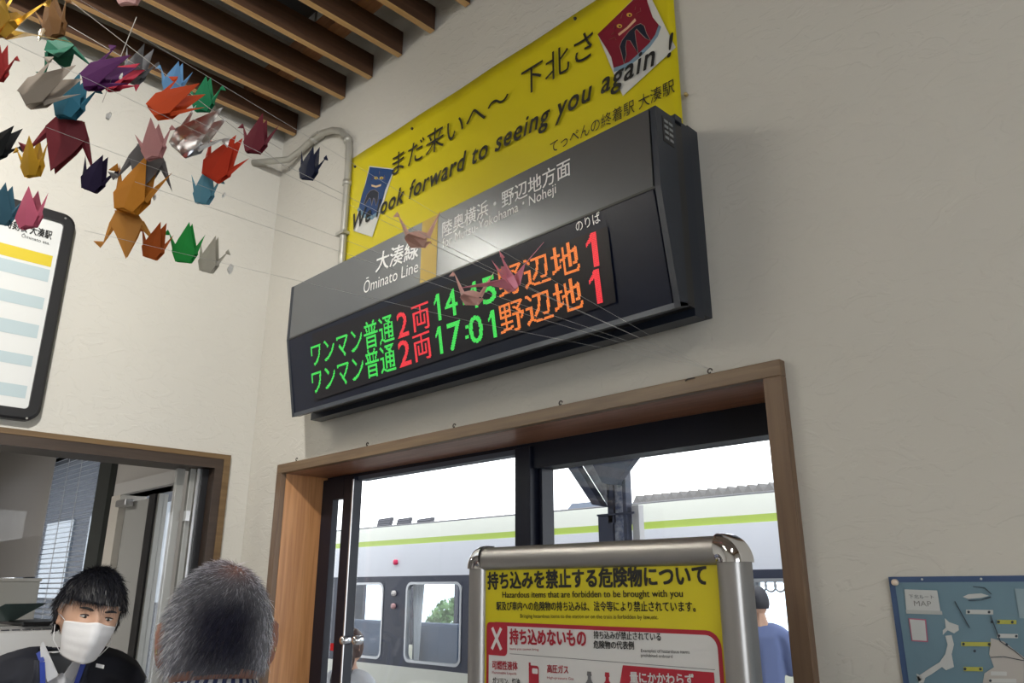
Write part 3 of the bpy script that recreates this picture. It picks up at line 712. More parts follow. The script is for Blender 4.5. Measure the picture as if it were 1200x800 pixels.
for s in (1, -1):
    d = Vector((.011, 0, .017*s)); nn = Vector((-.017*s, 0, .011)).normalized()*.003
    P = [Vector((cxx, BY-.0026-.0002*s, czz))+q for q in (d+nn, -d+nn, -d-nn, d-nn)]
    mk('cross_stroke', P, [(0, 1, 2, 3)], PW, pst)
T2 = lambda s, m, a, b, h, **k: ptext(s, m, a, b, h, PP, pst, off=(0, -.0014, 0), **k)
T2('持ち込めないもの', CR, (598, 755), (688, 758), 19, bold=.03)
T2('Items you cannot bring', CR, (598, 762), (632, 763), 3.5)
T2('持ち込みが禁止されている', INK, (696.5, 748), (775.5, 751), 9.5, bold=.012)
T2('危険物の代表例', INK, (696.5, 759.5), (744, 761), 9.5, bold=.012)
T2('Examples of hazardous items', INK, (752, 765), (809, 767), 5)
T2('prohibited onboard', INK, (752, 770.5), (789, 772), 5)
pa, pb_ = PP(598, 766), PP(838, 774)
flat('rule_line', [(pa.x, pa.z), (rb_-.012, pa.z), (rb_-.012, pa.z+.0008), (pa.x, pa.z+.0008)], GR, .0014)
T2('可燃性液体', CR, (577.5, 784), (607.5, 785.5), 10.5, bold=.015)
T2('Flammable Liquids', CR, (577.5, 790), (606, 791.5), 4)
T2('ガソリン、灯油', INK, (578, 801), (610, 803), 8, bold=.01)
T2('高圧ガス', CR, (642, 788), (667, 789.5), 10, bold=.015)
T2('High-pressure Gas', CR, (642, 796), (673, 797.5), 4)
def silhouette(cx_, z_, w_, h_, m, kind):
    if kind == 'can':
        P = rrect(cx_-w_/2, z_-h_, cx_+w_/2, z_, .004, 3)
        flat('can_print', P, m, .0014); flat('can_handle', rrect(cx_-w_*.15, z_-.012, cx_+w_*.42, z_-.004, .002, 3), PW, .0017)
        flat('can_spout', [(cx_-w_*.5, z_-.002), (cx_-w_*.3, z_-.002), (cx_-w_*.3, z_+.004), (cx_-w_*.5, z_+.004)], m, .0014)
    else:
        P = [(-.18, 1), (-.22, .9), (-.14, .88), (-.16, .8), (-.5, .62), (-.5, 0), (.5, 0), (.5, .62), (.16, .8), (.14, .88), (.22, .9), (.18, 1)]
        flat('cylinder_print', [(cx_+x*w_, z_-h_+z*h_) for x, z in P], m, .0014)
q = PP(626, 779.5); silhouette(q.x, q.z, .022, .05, CR, 'can')
q = PP(691, 786.5); silhouette(q.x, q.z, .021, .055, GR, 'cyl')
q = PP(712, 787.5); silhouette(q.x, q.z, .021, .055, CR, 'cyl')
q0, q1, q2 = PP(730.5, 779), PP(837, 784), PP(724, 800)
flat('red_plate', [(q0.x, q0.z), (q1.x, q0.z), (q1.x, q0.z-.06), (q0.x-.016, q0.z-.06)], CR, .0016)
ptext('量にかかわらず', PW, (739.5, 799.5), (815, 803), 13, PP, pst, off=(0, -.0021, 0), bold=.02)
for i in range(4):   # further rows below the frame of the picture
    flat('rule_line', [(ra+.012, pz0+.1+.1*i), (rb_-.012, pz0+.1+.1*i), (rb_-.012, pz0+.101+.1*i), (ra+.012, pz0+.101+.1*i)], GR, .0014)

# ================================================================== MAP POSTER ON THE BACK WALL
mx0 = -.431; mw = .62; mz1 = 1.617; mz0 = 1.617-.44
mp_ = thing('map_poster', 'blue regional map poster pinned on the wall right of the door', 'poster', (mx0+mw/2, 1.195, mz0))
MB_ = mat('map_border', (.045, .085, .19), .4); MBL = mat('map_blue', (.14, .235, .30), .4, noise=.08, nscale=6)
sh = box('sheet', MB_, mp_, mx0, mx0+mw, 1.196, 1.1995, mz0, mz1)
def PM(u, v): return at_y(u, v, 1.1945)
def fm(name, x0, x1, z0, z1, m, l=.0): mk(name, [(x0, 1.1953-l, z0), (x1, 1.1953-l, z0), (x1, 1.1953-l, z1), (x0, 1.1953-l, z1)], [(0, 1, 2, 3)], m, sh)
fm('sea', mx0+.008, mx0+mw-.008, mz0+.008, mz1-.0075, MBL)
def mpx(x, y): return (1030+x/5.335, 650+y/5.333)
def dm(pts, m, name='print', l=0): return decal([mpx(*q) for q in pts], m, PM, sh, name, off=(0, -.0004-l, 0))
MW = mat('map_white', (.50, .52, .52), .5); MG = mat('map_yellow', (.42, .42, .08), .5); MK = mat('map_ink', (.03, .04, .06), .5); MP = mat('map_pink', (.42, .12, .2), .5)
dm([(160, 215), (365, 222), (385, 350), (172, 343)], MW, 'title_box'); dm([(168, 343), (395, 350), (398, 374), (172, 366)], mat('map_grey', (.4, .42, .42), .5), 'title_strip')
ptext('下北ルート', MK, mpx(190, 272), mpx(345, 275), 4.6, PM, sh, off=(0, -.0008, 0)); ptext('MAP', mat('map_mid', (.2, .2, .2), .5), mpx(222, 318), mpx(330, 322), 6, PM, sh, off=(0, -.0008, 0))
dm([(185, 395), (295, 402), (308, 545), (205, 538)], MP, 'card_border'); dm([(193, 402), (288, 409), (300, 537), (211, 531)], MW, 'card', .0003)
dm([(412, 395), (440, 420), (498, 440), (500, 470), (470, 490), (430, 470), (400, 500), (400, 470), (418, 455)], MW, 'island_print')
dm([(415, 505), (455, 500), (470, 560), (455, 620), (470, 700), (420, 720), (395, 700), (330, 745), (250, 790), (235, 765), (300, 720), (380, 670), (415, 620), (430, 560)], MW, 'island_print')
dm([(235, 740), (290, 770), (280, 800), (250, 800)], MW, 'island_print')
dm([(700, 520), (780, 540), (907, 640), (907, 800), (650, 800), (660, 740), (720, 700), (690, 620)], mat('map_land', (.42, .40, .38), .5), 'land_print')
dm([(525, 262), (560, 245), (640, 240), (690, 255), (640, 268), (560, 275)], MW, 'ferry_print')
for (a, b_) in (((545, 355), (715, 358)),): dm([(a[0], a[1]-14), (b_[0], b_[1]-14), (b_[0], b_[1]+14), (a[0], a[1]+14)], MW, 'label_strip')
for (x0_, y0_, x1_) in ((740, 418, 860), (515, 556, 700), (530, 712, 650)): dm([(x0_, y0_-13), (x1_, y0_-11), (x1_, y0_+15), (x0_, y0_+13)], MG, 'label_strip')
for (x0_, y0_, x1_) in ((740, 505, 870), (700, 740, 800), (690, 785, 860)): dm([(x0_, y0_-13), (x1_, y0_-11), (x1_, y0_+15), (x0_, y0_+13)], MW, 'label_strip', .0002)
for (x_, y_) in ((562, 356), (690, 357), (708, 418), (750, 418), (835, 420), (752, 505), (860, 507), (530, 556), (690, 558), (540, 712), (636, 713), (600, 600), (698, 785), (800, 560)):
    dm([(x_+9*math.cos(t), y_+9*math.sin(t)) for t in np.linspace(0, 6.283, 9)[:-1]], MK, 'dot_print', .0006)
for pts in (((475, 290), (520, 370), (568, 455)), ((590, 198), (660, 205), (705, 245)), ((560, 285), (640, 282), (700, 262)), ((700, 380), (760, 540), (850, 600), (907, 650)), ((700, 640), (780, 635), (907, 660))):
    P = [PM(*mpx(*q))+Vector((0, -.0008, 0)) for q in pts]; M().tube(P, .0006, 4).build('route_line', MK, sh)
dm([(850, 210), (1000, 215), (1000, 400), (880, 395)], mat('map_inset', (.24, .33, .38), .5), 'inset_print')
for i in range(8):
    p = PM(*mpx(270+i*370, 158)); p.z = mz1-.0037; dmv = [(p.x+.0016*math.cos(t), 1.1948, p.z+.0016*math.sin(t)) for t in np.linspace(0, 6.283, 7)[:-1]]
    if p.x < mx0+mw: mk('border_mark', dmv, [tuple(range(6))], MW, sh)
p = PM(*mpx(102, 172)); M().tube([(p.x, 1.196, p.z), (p.x, 1.191, p.z), (p.x, 1.189, p.z)], [.0045, .0045, .003], 14).build('pin', mat('pearl_pin', (.75, .62, .5), .3), mp_, True)

# ================================================================== OUTSIDE
GND = -.15
PLAT = mat('platform_asphalt', (.36, .36, .37), .9, noise=.2)
tag(box('platform_1', PLAT, None, -30, 12, 1.42, 6.3, GND-.4, GND), kind='structure')
tag(box('track_bed', mat('ballast', (.25, .23, .21), .95, noise=.4, nscale=20), None, -30, 12, 6.3, 30, GND-1.2, GND-1.0), kind='structure')
# --- train
YT = 6.5
TW = mat('train_pale', (.74, .76, .82), .4, .0, noise=.04, nscale=1.5); TB = mat('train_band', (.016, .022, .05), .5); TC = mat('train_cream', (.72, .72, .63), .4)
TG = mat('train_green', (.42, .55, .10), .4); TY = mat('train_roof_pale', (.8, .82, .74), .5)
tn = thing('train', 'pale railcar with dark window band standing at the platform', 'train', (-7, YT+1.3, GND-1.0))
wx = [-12.46+1.55*i for i in range(9)]; hw = .535; wz0, wz1 = .735, 1.69
holes = [(x-hw, x+hw, wz0, wz1) for x in wx]
def side(y0, y1, nm, sgn):
    for (za, zb, m_, n_) in ((-1, .68, TC, 'lower_panel'), (.68, 1.765, TB, 'window_band'), (1.765, 2.165, TW, 'upper_panel'), (2.165, 2.235, TG, 'green_stripe'), (2.235, 2.41, TY, 'roof_edge')):
        b = M()
        if n_ == 'window_band':
            xs = sorted({-14, 1.0, *[q for h in holes for q in h[:2]]})
            for i in range(len(xs)-1):
                cx_ = (xs[i]+xs[i+1])/2; inw = any(h[0] < cx_ < h[1] for h in holes)
                if inw: b.box(xs[i], xs[i+1], y0, y1, za, wz0); b.box(xs[i], xs[i+1], y0, y1, wz1, zb)
                else: b.box(xs[i], xs[i+1], y0, y1, za, zb)
        else: b.box(-14, 1.0, y0+(.0 if zb < 2.2 else .02*sgn), y1+(.0 if zb < 2.2 else .02*sgn), za, zb)
        b.build(n_, m_, tn)
side(YT, YT+.06, 'near', 1); side(YT+2.6, YT+2.66, 'far', 0)
# roof: curved
n = 14; vs = []
for x in (-14, 1.0):
    for i in range(n+1):
        t = math.pi*i/n; vs.append((x, YT+1.33-1.31*math.cos(t), 2.41+.03*math.sin(t)))
mk('roof', vs, [(i, i+1, n+2+i, n+1+i) for i in range(n)]+[tuple(range(n+1)), tuple(range(n+1, 2*n+2))], mat('train_roof', (.62, .63, .62), .6), tn, True)
M().tube([(-14, YT+.05, 2.42), (1, YT+.05, 2.42)], .014, 6).build('gutter', mat('gutter_dark', (.12, .12, .13), .5), tn)
box('floor', mat('train_floor', (.3, .3, .3), .7), tn, -14, 1, YT+.06, YT+2.6, -.05, 0)
box('inner_ceiling', mat('train_inner', (.6, .6, .58), .6), tn, -14, 1, YT+.06, YT+2.6, 2.1, 2.13)
for xe in (-14, .94): box('end_wall', TC, tn, xe, xe+.06, YT, YT+2.66, -1, 2.41)
TGL = glass('train_glass', (.86, .92, .97))
RUB = mat('rubber', (.02, .02, .025), .5)
for x in wx:
    fr = M(); o_ = rrect(x-hw, wz0, x+hw, wz1, .10, 5); i_ = rrect(x-hw+.03, wz0+.03, x+hw-.03, wz1-.03, .08, 5); k = len(o_)
    corners = [(x-hw-.001, wz0-.001), (x+hw+.001, wz0-.001), (x+hw+.001, wz1+.001), (x-hw-.001, wz1+.001)]
    fo = mk('window_frame', [(a, YT-.008, c_) for a, c_ in o_]+[(a, YT-.008, c_) for a, c_ in i_]+[(a, YT+.05, c_) for a, c_ in i_], [(i, (i+1) % k, k+(i+1) % k, k+i) for i in range(k)]+[(k+i, k+(i+1) % k, 2*k+(i+1) % k, 2*k+i) for i in range(k)], mat('silver_rim', (.45, .46, .48), .4, .5), tn)
    # corner infill
    for (sx_, sz_, cx_, cz_) in ((-1, -1, x-hw, wz0), (1, -1, x+hw, wz0), (1, 1, x+hw, wz1), (-1, 1, x-hw, wz1)):
        arc = [(cx_-sx_*(.10-.10*math.sin(t)), cz_-sz_*(.10-.10*math.cos(t))) for t in np.linspace(0, math.pi/2, 6)]
        mk('corner_infill', [(cx_, YT-.004, cz_)]+[(a, YT-.004, c_) for a, c_ in arc], [tuple(range(7))], TB, fo)
    mk('pane', [(x-hw, YT+.02, wz0), (x+hw, YT+.02, wz0), (x+hw, YT+.02, wz1), (x-hw, YT+.02, wz1)], [(0, 1, 2, 3)], TGL, fo)
    mk('pane', [(x-hw, YT+2.63, wz0), (x+hw, YT+2.63, wz0), (x+hw, YT+2.63, wz1), (x-hw, YT+2.63, wz1)], [(0, 1, 2, 3)], TGL, fo)
# seats and curtains inside
SEAT = mat('seat_moquette', (.10, .14, .22), .8); CUR = mat('curtain_cloth', (.85, .85, .85), .8)
for x in wx:
    if x < -5.5:
        s_ = box('seat_back', SEAT, tn, x-.62, x+.55, YT+.18, YT+.30, .35, 1.2, bev=.04)
        box('cushion', SEAT, s_, x-.62, x+.55, YT+.30, YT+.75, .35, .48, bev=.03)
    for xc in ((x-hw+.10,) if x > -9 else (x+hw-.10,)):
        vs = []; k = 13
        for z in (wz0-.05, (wz0+wz1)/2-.1, wz1+.06):
            f_ = .55 if z < 1.0 else (.8 if z < 1.5 else 1.4)
            vs += [(xc-.09*f_+.18*f_*i/(k-1), YT+.12+.016*math.sin(i*2.1), z) for i in range(k)]
        mk('curtain', vs, [(r_*k+i, r_*k+i+1, (r_+1)*k+i+1, (r_+1)*k+i) for r_ in range(2) for i in range(k-1)], CUR, tn, True)
lamp_ = mat('train_tube', (1, .97, .9), .5, emit=14)
for yy_ in (YT+.7, YT+1.95): box('ceiling_tube', lamp_, tn, -13.5, .5, yy_-.05, yy_+.05, 2.07, 2.1)
# indicator lamps
LR = mat('indicator_red', (.75, .03, .12), .4); LW = mat('indicator_white', (.8, .75, .72), .3)
for (u, v, m_) in ((463, 658.5, LR), (461, 695, LW), (460.5, 710, mat('indicator_pink', (.7, .4, .4), .3))):
    p = at_y(u, v, YT-.02); M().tube([(p.x, YT+.01, p.z), (p.x, YT-.03, p.z), (p.x, YT-.04, p.z)], [.035, .035, .02], 16).build('indicator_lamp', m_, tn, True)
# grab handles
bar = M().tube([(-4.6, YT+.9, 1.80), (-1.2, YT+.9, 1.80)], .012, 6).build('grab_bar', ALU, tn)
for u in (881, 892, 903, 914):
    p = at_y(u, 686, YT+.9)
    M().tube([(p.x, p.y, 1.8), (p.x, p.y, p.z+.06)], .008, 6).build('strap', BLACK, bar)
    M().tube([(p.x+.055*math.cos(t), p.y, p.z+.055*math.sin(t)-.0) for t in np.linspace(0, 2*math.pi, 17)], .009, 6, False).build('ring', mat('ring_grey', (.25, .25, .27), .4), bar, True)
# roof units
RU = mat('roof_unit_grey', (.07, .07, .085), .6)
for (ua, ub) in ((441, 457), (463.5, 479), (486.5, 505)):
    a, b_ = at_y(ua, 614, 6.9), at_y(ub, 611, 6.9)
    z0_, z1_ = at_y(ub, 617, 6.9).z, at_y(ub, 606, 6.9).z
    un = M().prism([(a.x, 6.9, z0_), (b_.x-.02, 6.9, z0_+.01), (b_.x+.03, 6.9, z1_), (a.x+.05, 6.9, z1_-.01)], (0, .05, 0)).build('roof_unit', RU, tn)
    for xq in (a.x+.02, b_.x-.04): box('unit_leg', RU, un, xq, xq+.015, 6.9, 6.92, 2.40, z0_+.01)
    for t in (.25, .5, .75):
        zz = z0_+(z1_-z0_)*t; M().tube([(a.x+.03, 6.895, zz), (b_.x, 6.895, zz)], .005, 5).build('louvre', mat('louvre_dark', (.15, .15, .18), .6), un)
a, b_ = at_y(661, 600, 6.9), at_y(704, 600, 6.9)
M().prism([(a.x, 6.9, 2.43), (b_.x, 6.9, 2.43), (b_.x, 6.9, at_y(690, 588, 6.9).z), (a.x+.12, 6.9, at_y(690, 588, 6.9).z)], (0, .9, 0)).build('roof_unit', mat('roof_unit_blue', (.17, .2, .26), .6), tn)
box('roof_unit', RU, tn, a.x+.02, b_.x, 6.88, 6.92, 2.43, at_y(690, 601, 6.9).z)

# --- corrugated roof of the platform shelter beyond the train
cr_ = thing('corrugated_roof', 'corrugated platform shelter roof edge showing above the train', 'roof', (-5, 10.5, 0))
YC = 10.5
CM = mat('corrugated_sheet', (.115, .11, .11), .7); CWH = mat('fascia_white', (.7, .7, .68), .6)
a, b_ = at_y(741, 590, YC), at_y(917, 571, YC)
nt_ = 30; pit = .165; zb_ = at_y(830, 582, YC).z
vs = []; xs_ = a.x
N = nt_*2
for i in range(N+1): vs.append((xs_+pit*i/2, YC, zb_+(.13 if i % 2 else 0)))
for i in range(N+1): vs.append((xs_+pit*i/2, YC+3, zb_+(.13 if i % 2 else 0)+.15))
mk('corrugated_sheet', vs, [(i, i+1, N+2+i, N+1+i) for i in range(N)]+[(i, i+1, i+2) for i in range(0, N, 2)], CM, cr_)
box('fascia', CWH, cr_, xs_, xs_+pit*nt_, YC, YC+.05, zb_-.22, zb_+.005)
box('ridge_line', mat('line_dark', (.2, .2, .2), .6), cr_, xs_, xs_+pit*nt_, YC-.01, YC, zb_-.035, zb_-.015)
for x in (xs_+.6, xs_+2.6, xs_+4.4): box('post', CWH, cr_, x-.06, x+.06, YC+1.4, YC+1.52, GND-1.0, zb_-.1)
# far shrubs beyond the train windows
def bush(cx_, cy_, w_, h_, lb, seed):
    rng = np.random.default_rng(seed); t = thing('shrub', lb, 'shrub', (cx_, cy_, GND-1.0), 'green shrubs beyond the train')
    N_ = 6000; P = rng.normal(size=(N_, 3)); P /= np.linalg.norm(P, axis=1)[:, None]; P *= rng.uniform(.7, 1, (N_, 1)); P = P*[w_/2, .6, h_/2]+[cx_, cy_, GND-1.0+h_/2]
    vs = []; fs = []
    for p in P:
        a = rng.normal(size=3)*.035; b2 = rng.normal(size=3)*.035; k = len(vs); vs += [p-a, p+b2, p+a, p-b2]; fs.append((k, k+1, k+2, k+3))
    tag(mk('foliage', vs, fs, mat('leaf_green', (.16, .28, .09), .7, noise=.4), t), kind='stuff')
    M().tube([(cx_, cy_, GND-1.0), (cx_, cy_, GND-1.0+h_*.6)], [.08, .03], 6).build('stem', mat('bark', (.1, .07, .05), .9), t)
bush(-11.2, 12.6, 2.2, 3.0, 'green shrub seen through the train window beside the white notice stand', 3)
bush(-14.6, 12.9, 2.4, 2.6, 'green shrub seen through the leftmost train window', 4)

# --- steel canopy pillar with spreading brackets
pl = thing('canopy_pillar', 'blue grey steel canopy pillar with spreading brackets outside the right pane', 'pillar', (-3.1, 4, GND))
PS1 = mat('pillar_steel', (.05, .062, .11), .5, .3, noise=.3, nscale=15); PS2 = mat('pillar_flaked', (.50, .53, .62), .6, 0, col2=(.10, .13, .24), nscale=28)
YP = 4.0
def PPi(u, v): return at_y(u, v, YP)
xa, xm, xc, xd = PPi(702, 640).x, PPi(719, 640).x, PPi(733, 640).x, PPi(737, 640).x
box('shaft', PS1, pl, xa, xm, YP, YP+.2, GND, 2.05)
box('flange', PS2, pl, xm, xc, YP+.02, YP+.06, GND, 2.26)
box('flange_edge', PS1, pl, xc, xd, YP-.01, YP+.04, GND, 2.26)
box('shaft_web', PS1, pl, xm-.035, xm+.01, YP, YP+.2, 2.0, 2.9)
box('drain_pipe', mat('pale_pipe', (.7, .7, .72), .5), pl, PPi(739, 640).x, PPi(747, 640).x, YP+.03, YP+.08, GND, 2.1)
box('strap_band', mat('strap_dark', (.03, .04, .08), .5), pl, xa, PPi(744, 602).x, YP-.012, YP-.002, PPi(725, 602).z-.006, PPi(725, 602).z+.006)
a = [PPi(q[0], q[1]) for q in ((702, 592), (713, 594), (681, 543), (669, 547))]
ext = (a[2]-a[1])
M().prism([a[0], a[1], a[2]+ext*1.3, a[3]+ext*1.3], (0, -.07, 0)).build('brace', PS1, pl)
M().prism([PPi(712, 592), PPi(714, 560), PPi(690, 500), PPi(655, 500)], (0, .02, 0)).build('gusset', mat('gusset_pale', (.40, .42, .48), .6, noise=.4, nscale=30), pl)
M().prism([PPi(698, 541), PPi(711, 566), PPi(717, 568), PPi(729, 569), PPi(732, 561), PPi(752, 534), PPi(762, 505), PPi(690, 505)], (0, -.05, 0)).build('bracket_plate', PS1, pl)
cz_ = 2.75
box('canopy_beam', PS1, pl, -14, 3, YP-.05, YP+.2, cz_-.05, cz_+.15)
tag(box('canopy_roof', mat('canopy_sheet', (.4, .4, .42), .7), None, -16, 6, 1.6, 5.2, 2.92, 2.98), kind='structure')
# the pillar needs its brackets to reach the beam
box('bracket_head', PS1, pl, PPi(668, 500).x-.1, PPi(760, 500).x+.1, YP-.05, YP+.1, 2.55, cz_-.05)
# ================================================================== PEOPLE
SKIN = mat('skin', (.60, .36, .25), .5, noise=.08, nscale=20); SKIN2 = mat('skin_ruddy', (.36, .17, .12), .5, noise=.15, nscale=25)
def gs(x, s): return np.exp(-(x/s)**2)
def head_points(nu=64, nv=48, scale=1.0, grow=0.0, face=1.0):
    """local head surface, face to +Y, up Z, origin at ear level; returns grid (nv+1, nu, 3)"""
    th = np.linspace(0, math.pi, nv+1)[:, None]; ph = np.linspace(0, 2*math.pi, nu, endpoint=False)[None, :]
    X = np.sin(th)*np.cos(ph); Y = np.sin(th)*np.sin(ph); Z = np.cos(th)*np.ones_like(ph)
    x = X*.076; y = Y*.095; z = Z*.118
    low = np.clip(-Z, 0, 1); x = x*(1-.30*low**1.3); y = np.where(Y > 0, y*(1-.02*low), y*(1-.25*low))
    y = y+.012*low*(Y > 0)*np.clip(Y*2, 0, 1)
    fr = np.clip(Y, 0, 1)**2*face
    y = y+fr*(.022*gs(x, .011)*gs(z+.020, .020)+.010*gs(x, .007)*gs(z-.003, .022)      # nose
              - .008*gs(np.abs(x)-.031, .014)*gs(z-.012, .012)                          # sockets
              + .004*gs(np.abs(x)-.03, .02)*gs(z-.034, .010)                            # brow
              + .005*gs(x, .022)*gs(z+.056, .007)+.005*gs(x, .018)*gs(z+.070, .006)     # lips
              + .006*gs(x, .02)*gs(z+.100, .014)                                        # chin
              + .004*gs(np.abs(x)-.045, .018)*gs(z+.015, .02))                          # cheeks
    y = y-.006*(np.clip(-Y, 0, 1))*gs(z-.02, .05)
    P = np.stack([x*np.ones_like(z), y, z], 2)*scale
    if grow: P = P+np.stack([X/.076, Y/.095, Z/.118], 2)/np.linalg.norm(np.stack([X/.076, Y/.095, Z/.118], 2), axis=2)[..., None]*grow
    return P
def grid_mesh(P):
    nv, nu = P.shape[0]-1, P.shape[1]; V = P.reshape(-1, 3)
    return V, [(i*nu+j, (i+1)*nu+j, (i+1)*nu+(j+1) % nu, i*nu+(j+1) % nu) for i in range(nv) for j in range(nu)]
def ear(sgn):
    b = M(); pts = []; n = 14
    for i in range(n+1):
        t = -1.9+3.9*i/n
        pts.append(Vector((sgn*(.079+.006*math.sin(t*.8+1)), -.010-.014*math.cos(t), .0+.030*math.sin(t))))
    b.tube(pts, [.0035+.002*math.sin(math.pi*i/n) for i in range(n+1)], 8)
    b.ball((sgn*.077, -.012, .0), .018, 10, 8, (.28, .75, 1.35)); b.ball((sgn*.078, -.004, -.027), .008, 8, 6, (.5, .9, 1))
    return b
def skinned(verts, edges, radii, root=0, sub=1):
    me = bpy.data.meshes.new('figure'); me.from_pydata(verts, edges, [])
    bm = bmesh.new(); bm.from_mesh(me); L = bm.verts.layers.skin.verify(); bm.verts.ensure_lookup_table()
    for v, r in zip(bm.verts, radii): v[L].radius = r if isinstance(r, tuple) else (r, r); v[L].use_root = (v.index == root)
    bm.to_mesh(me); bm.free(); o = bpy.data.objects.new('figure', me); COL.objects.link(o)
    m = o.modifiers.new('s', 'SKIN'); m.use_smooth_shade = True
    if sub: o.modifiers.new('d', 'SUBSURF').levels = sub
    dg = bpy.context.evaluated_depsgraph_get(); r = bpy.data.meshes.new_from_object(o.evaluated_get(dg))
    V = [v.co.copy() for v in r.vertices]; Fc = [tuple(p.vertices) for p in r.polygons]
    bpy.data.objects.remove(o); bpy.data.meshes.remove(me); bpy.data.meshes.remove(r); return V, Fc
def fuse(parts, voxel, smooth=4):
    """one continuous surface out of overlapping closed pieces"""
    b = M()
    for V, Fc in parts: b.add(V, Fc)
    me = bpy.data.meshes.new('figure'); me.from_pydata([tuple(v) for v in b.v], [], b.f); me.update()
    o = bpy.data.objects.new('figure', me); COL.objects.link(o)
    m = o.modifiers.new('r', 'REMESH'); m.mode = 'VOXEL'; m.voxel_size = voxel
    if smooth: q = o.modifiers.new('k', 'SMOOTH'); q.iterations = smooth; q.factor = .5
    dg = bpy.context.evaluated_depsgraph_get(); r = bpy.data.meshes.new_from_object(o.evaluated_get(dg))
    V = [v.co.copy() for v in r.vertices]; Fc = [tuple(p.vertices) for p in r.polygons]
    bpy.data.objects.remove(o); bpy.data.meshes.remove(me); bpy.data.meshes.remove(r)
    par = list(range(len(V)))
    def root(a):
        while par[a] != a: par[a] = par[par[a]]; a = par[a]
        return a
    for f in Fc:
        a = root(f[0])
        for q in f[1:]:
            q = root(q)
            if q != a: par[q] = a
    lab = [root(i) for i in range(len(V))]; cnt = {}
    for l_ in lab: cnt[l_] = cnt.get(l_, 0)+1
    big = max(cnt, key=cnt.get); ix = {}; V2 = []
    for i, l_ in enumerate(lab):
        if l_ == big: ix[i] = len(V2); V2.append(V[i])
    return V2, [tuple(ix[q] for q in f) for f in Fc if f[0] in ix]
def skeleton(arms='down', legs=True):
    """1.72 m figure, facing +Y, feet at z=0, neck top at z=1.52"""
    v = {}; r = {}
    def J(n, p, rad): v[n] = Vector(p); r[n] = rad
    J('pelvis', (0, 0, .95), (.15, .105)); J('waist', (0, 0, 1.10), (.135, .10)); J('chest', (0, .0, 1.27), (.155, .115)); J('upchest', (0, -.005, 1.38), (.13, .095))
    J('neck0', (0, -.012, 1.455), .062); J('neck1', (0, .0, 1.53), .054); J('skull', (0, .01, 1.60), .05)
    E = [('pelvis', 'waist'), ('waist', 'chest'), ('chest', 'upchest'), ('upchest', 'neck0'), ('neck0', 'neck1'), ('neck1', 'skull')]
    for s, k in ((-1, 'l'), (1, 'r')):
        J('clav'+k, (s*.09, -.01, 1.405), .06); J('sho'+k, (s*.175, -.01, 1.385), .060); 
        if arms == 'down': el, wr = (s*.235, -.02, 1.12), (s*.25, .06, .90)
        elif arms == 'desk': el, wr = (s*.26, .03, 1.13), (s*.17, .26, 1.09)
        else: el, wr = (s*.22, .02, 1.12), (s*.10, .22, 1.20)
        J('elb'+k, el, .042); J('wri'+k, wr, .026); E += [('upchest', 'clav'+k), ('clav'+k, 'sho'+k), ('sho'+k, 'elb'+k), ('elb'+k, 'wri'+k)]
        e, w = Vector(el), Vector(wr); d = (w-e).normalized(); side = Vector((s, 0, 0)); side = (side-d*side.dot(d)).normalized()
        J('palm'+k, w+d*.05, (.034, .02)); E.append(('wri'+k, 'palm'+k)); nrm = d.cross(side)
        for i, (o_, L_) in enumerate(((-.028, .062), (-.010, .074), (.009, .078), (.027, .070))):
            a = w+d*.082-side*o_; bb = a+d*L_*.5+nrm*.004*s; c = bb+d*L_*.42+nrm*.016*s
            J('f%d0'%i+k, a, .0095); J('f%d1'%i+k, bb, .0085); J('f%d2'%i+k, c, .0075); E += [('palm'+k, 'f%d0'%i+k), ('f%d0'%i+k, 'f%d1'%i+k), ('f%d1'%i+k, 'f%d2'%i+k)]
        a = w+d*.035-side*.036; bb = a+d*.032-side*.016; c = bb+d*.026-side*.004
        J('t0'+k, a, .012); J('t1'+k, bb, .0105); J('t2'+k, c, .009); E += [('palm'+k, 't0'+k), ('t0'+k, 't1'+k), ('t1'+k, 't2'+k)]
        J('hip'+k, (s*.085, 0, .90), .092); J('kne'+k, (s*.095, .015, .49), .058); J('cal'+k, (s*.095, -.01, .33), .053); J('ank'+k, (s*.095, -.02, .09), .036); J('toe'+k, (s*.11, .13, .035), .034)
        E += [('pelvis', 'hip'+k), ('hip'+k, 'kne'+k), ('kne'+k, 'cal'+k), ('cal'+k, 'ank'+k), ('ank'+k, 'toe'+k)]
    return v, r, E
def subset(v, r, E, keep, extra):
    names = [n for n in v if keep(n)]; ix = {n: i for i, n in enumerate(names)}
    def g(q, n): e = extra(n) if callable(extra) else extra; return (q[0]+e, q[1]+e) if isinstance(q, tuple) else (q+e, q+e)
    ed = [(ix[a], ix[b]) for a, b in E if a in ix and b in ix]
    return [v[n] for n in names], ed, [g(r[n], n) for n in names]
def strands(P0, D, L, wdt, cols, segs=2, droop=0.0):
    """thin hair ribbons: roots P0, directions D, lengths L"""
    n = len(P0); W = RNG.normal(size=(n, 3)); W -= D*(W*D).sum(1)[:, None]; W /= np.linalg.norm(W, axis=1)[:, None]
    V = []; Fc = []; C = []
    pts = [P0]; d = D.copy()
    for k in range(segs):
        d = d+np.array([0, 0, -droop]); d /= np.linalg.norm(d, axis=1)[:, None]; pts.append(pts[-1]+d*(L/segs)[:, None])
    A = []
    for k in range(segs+1):
        wk = wdt*(1-.85*k/segs); A += [pts[k]-W*wk, pts[k]+W*wk]
    A = np.stack(A, 1).reshape(-1, 3); m_ = 2*(segs+1)
    Fc = [(i*m_+2*k, i*m_+2*k+1, i*m_+2*k+3, i*m_+2*k+2) for i in range(n) for k in range(segs)]
    C = np.repeat(cols, m_, 0); return A, Fc, C
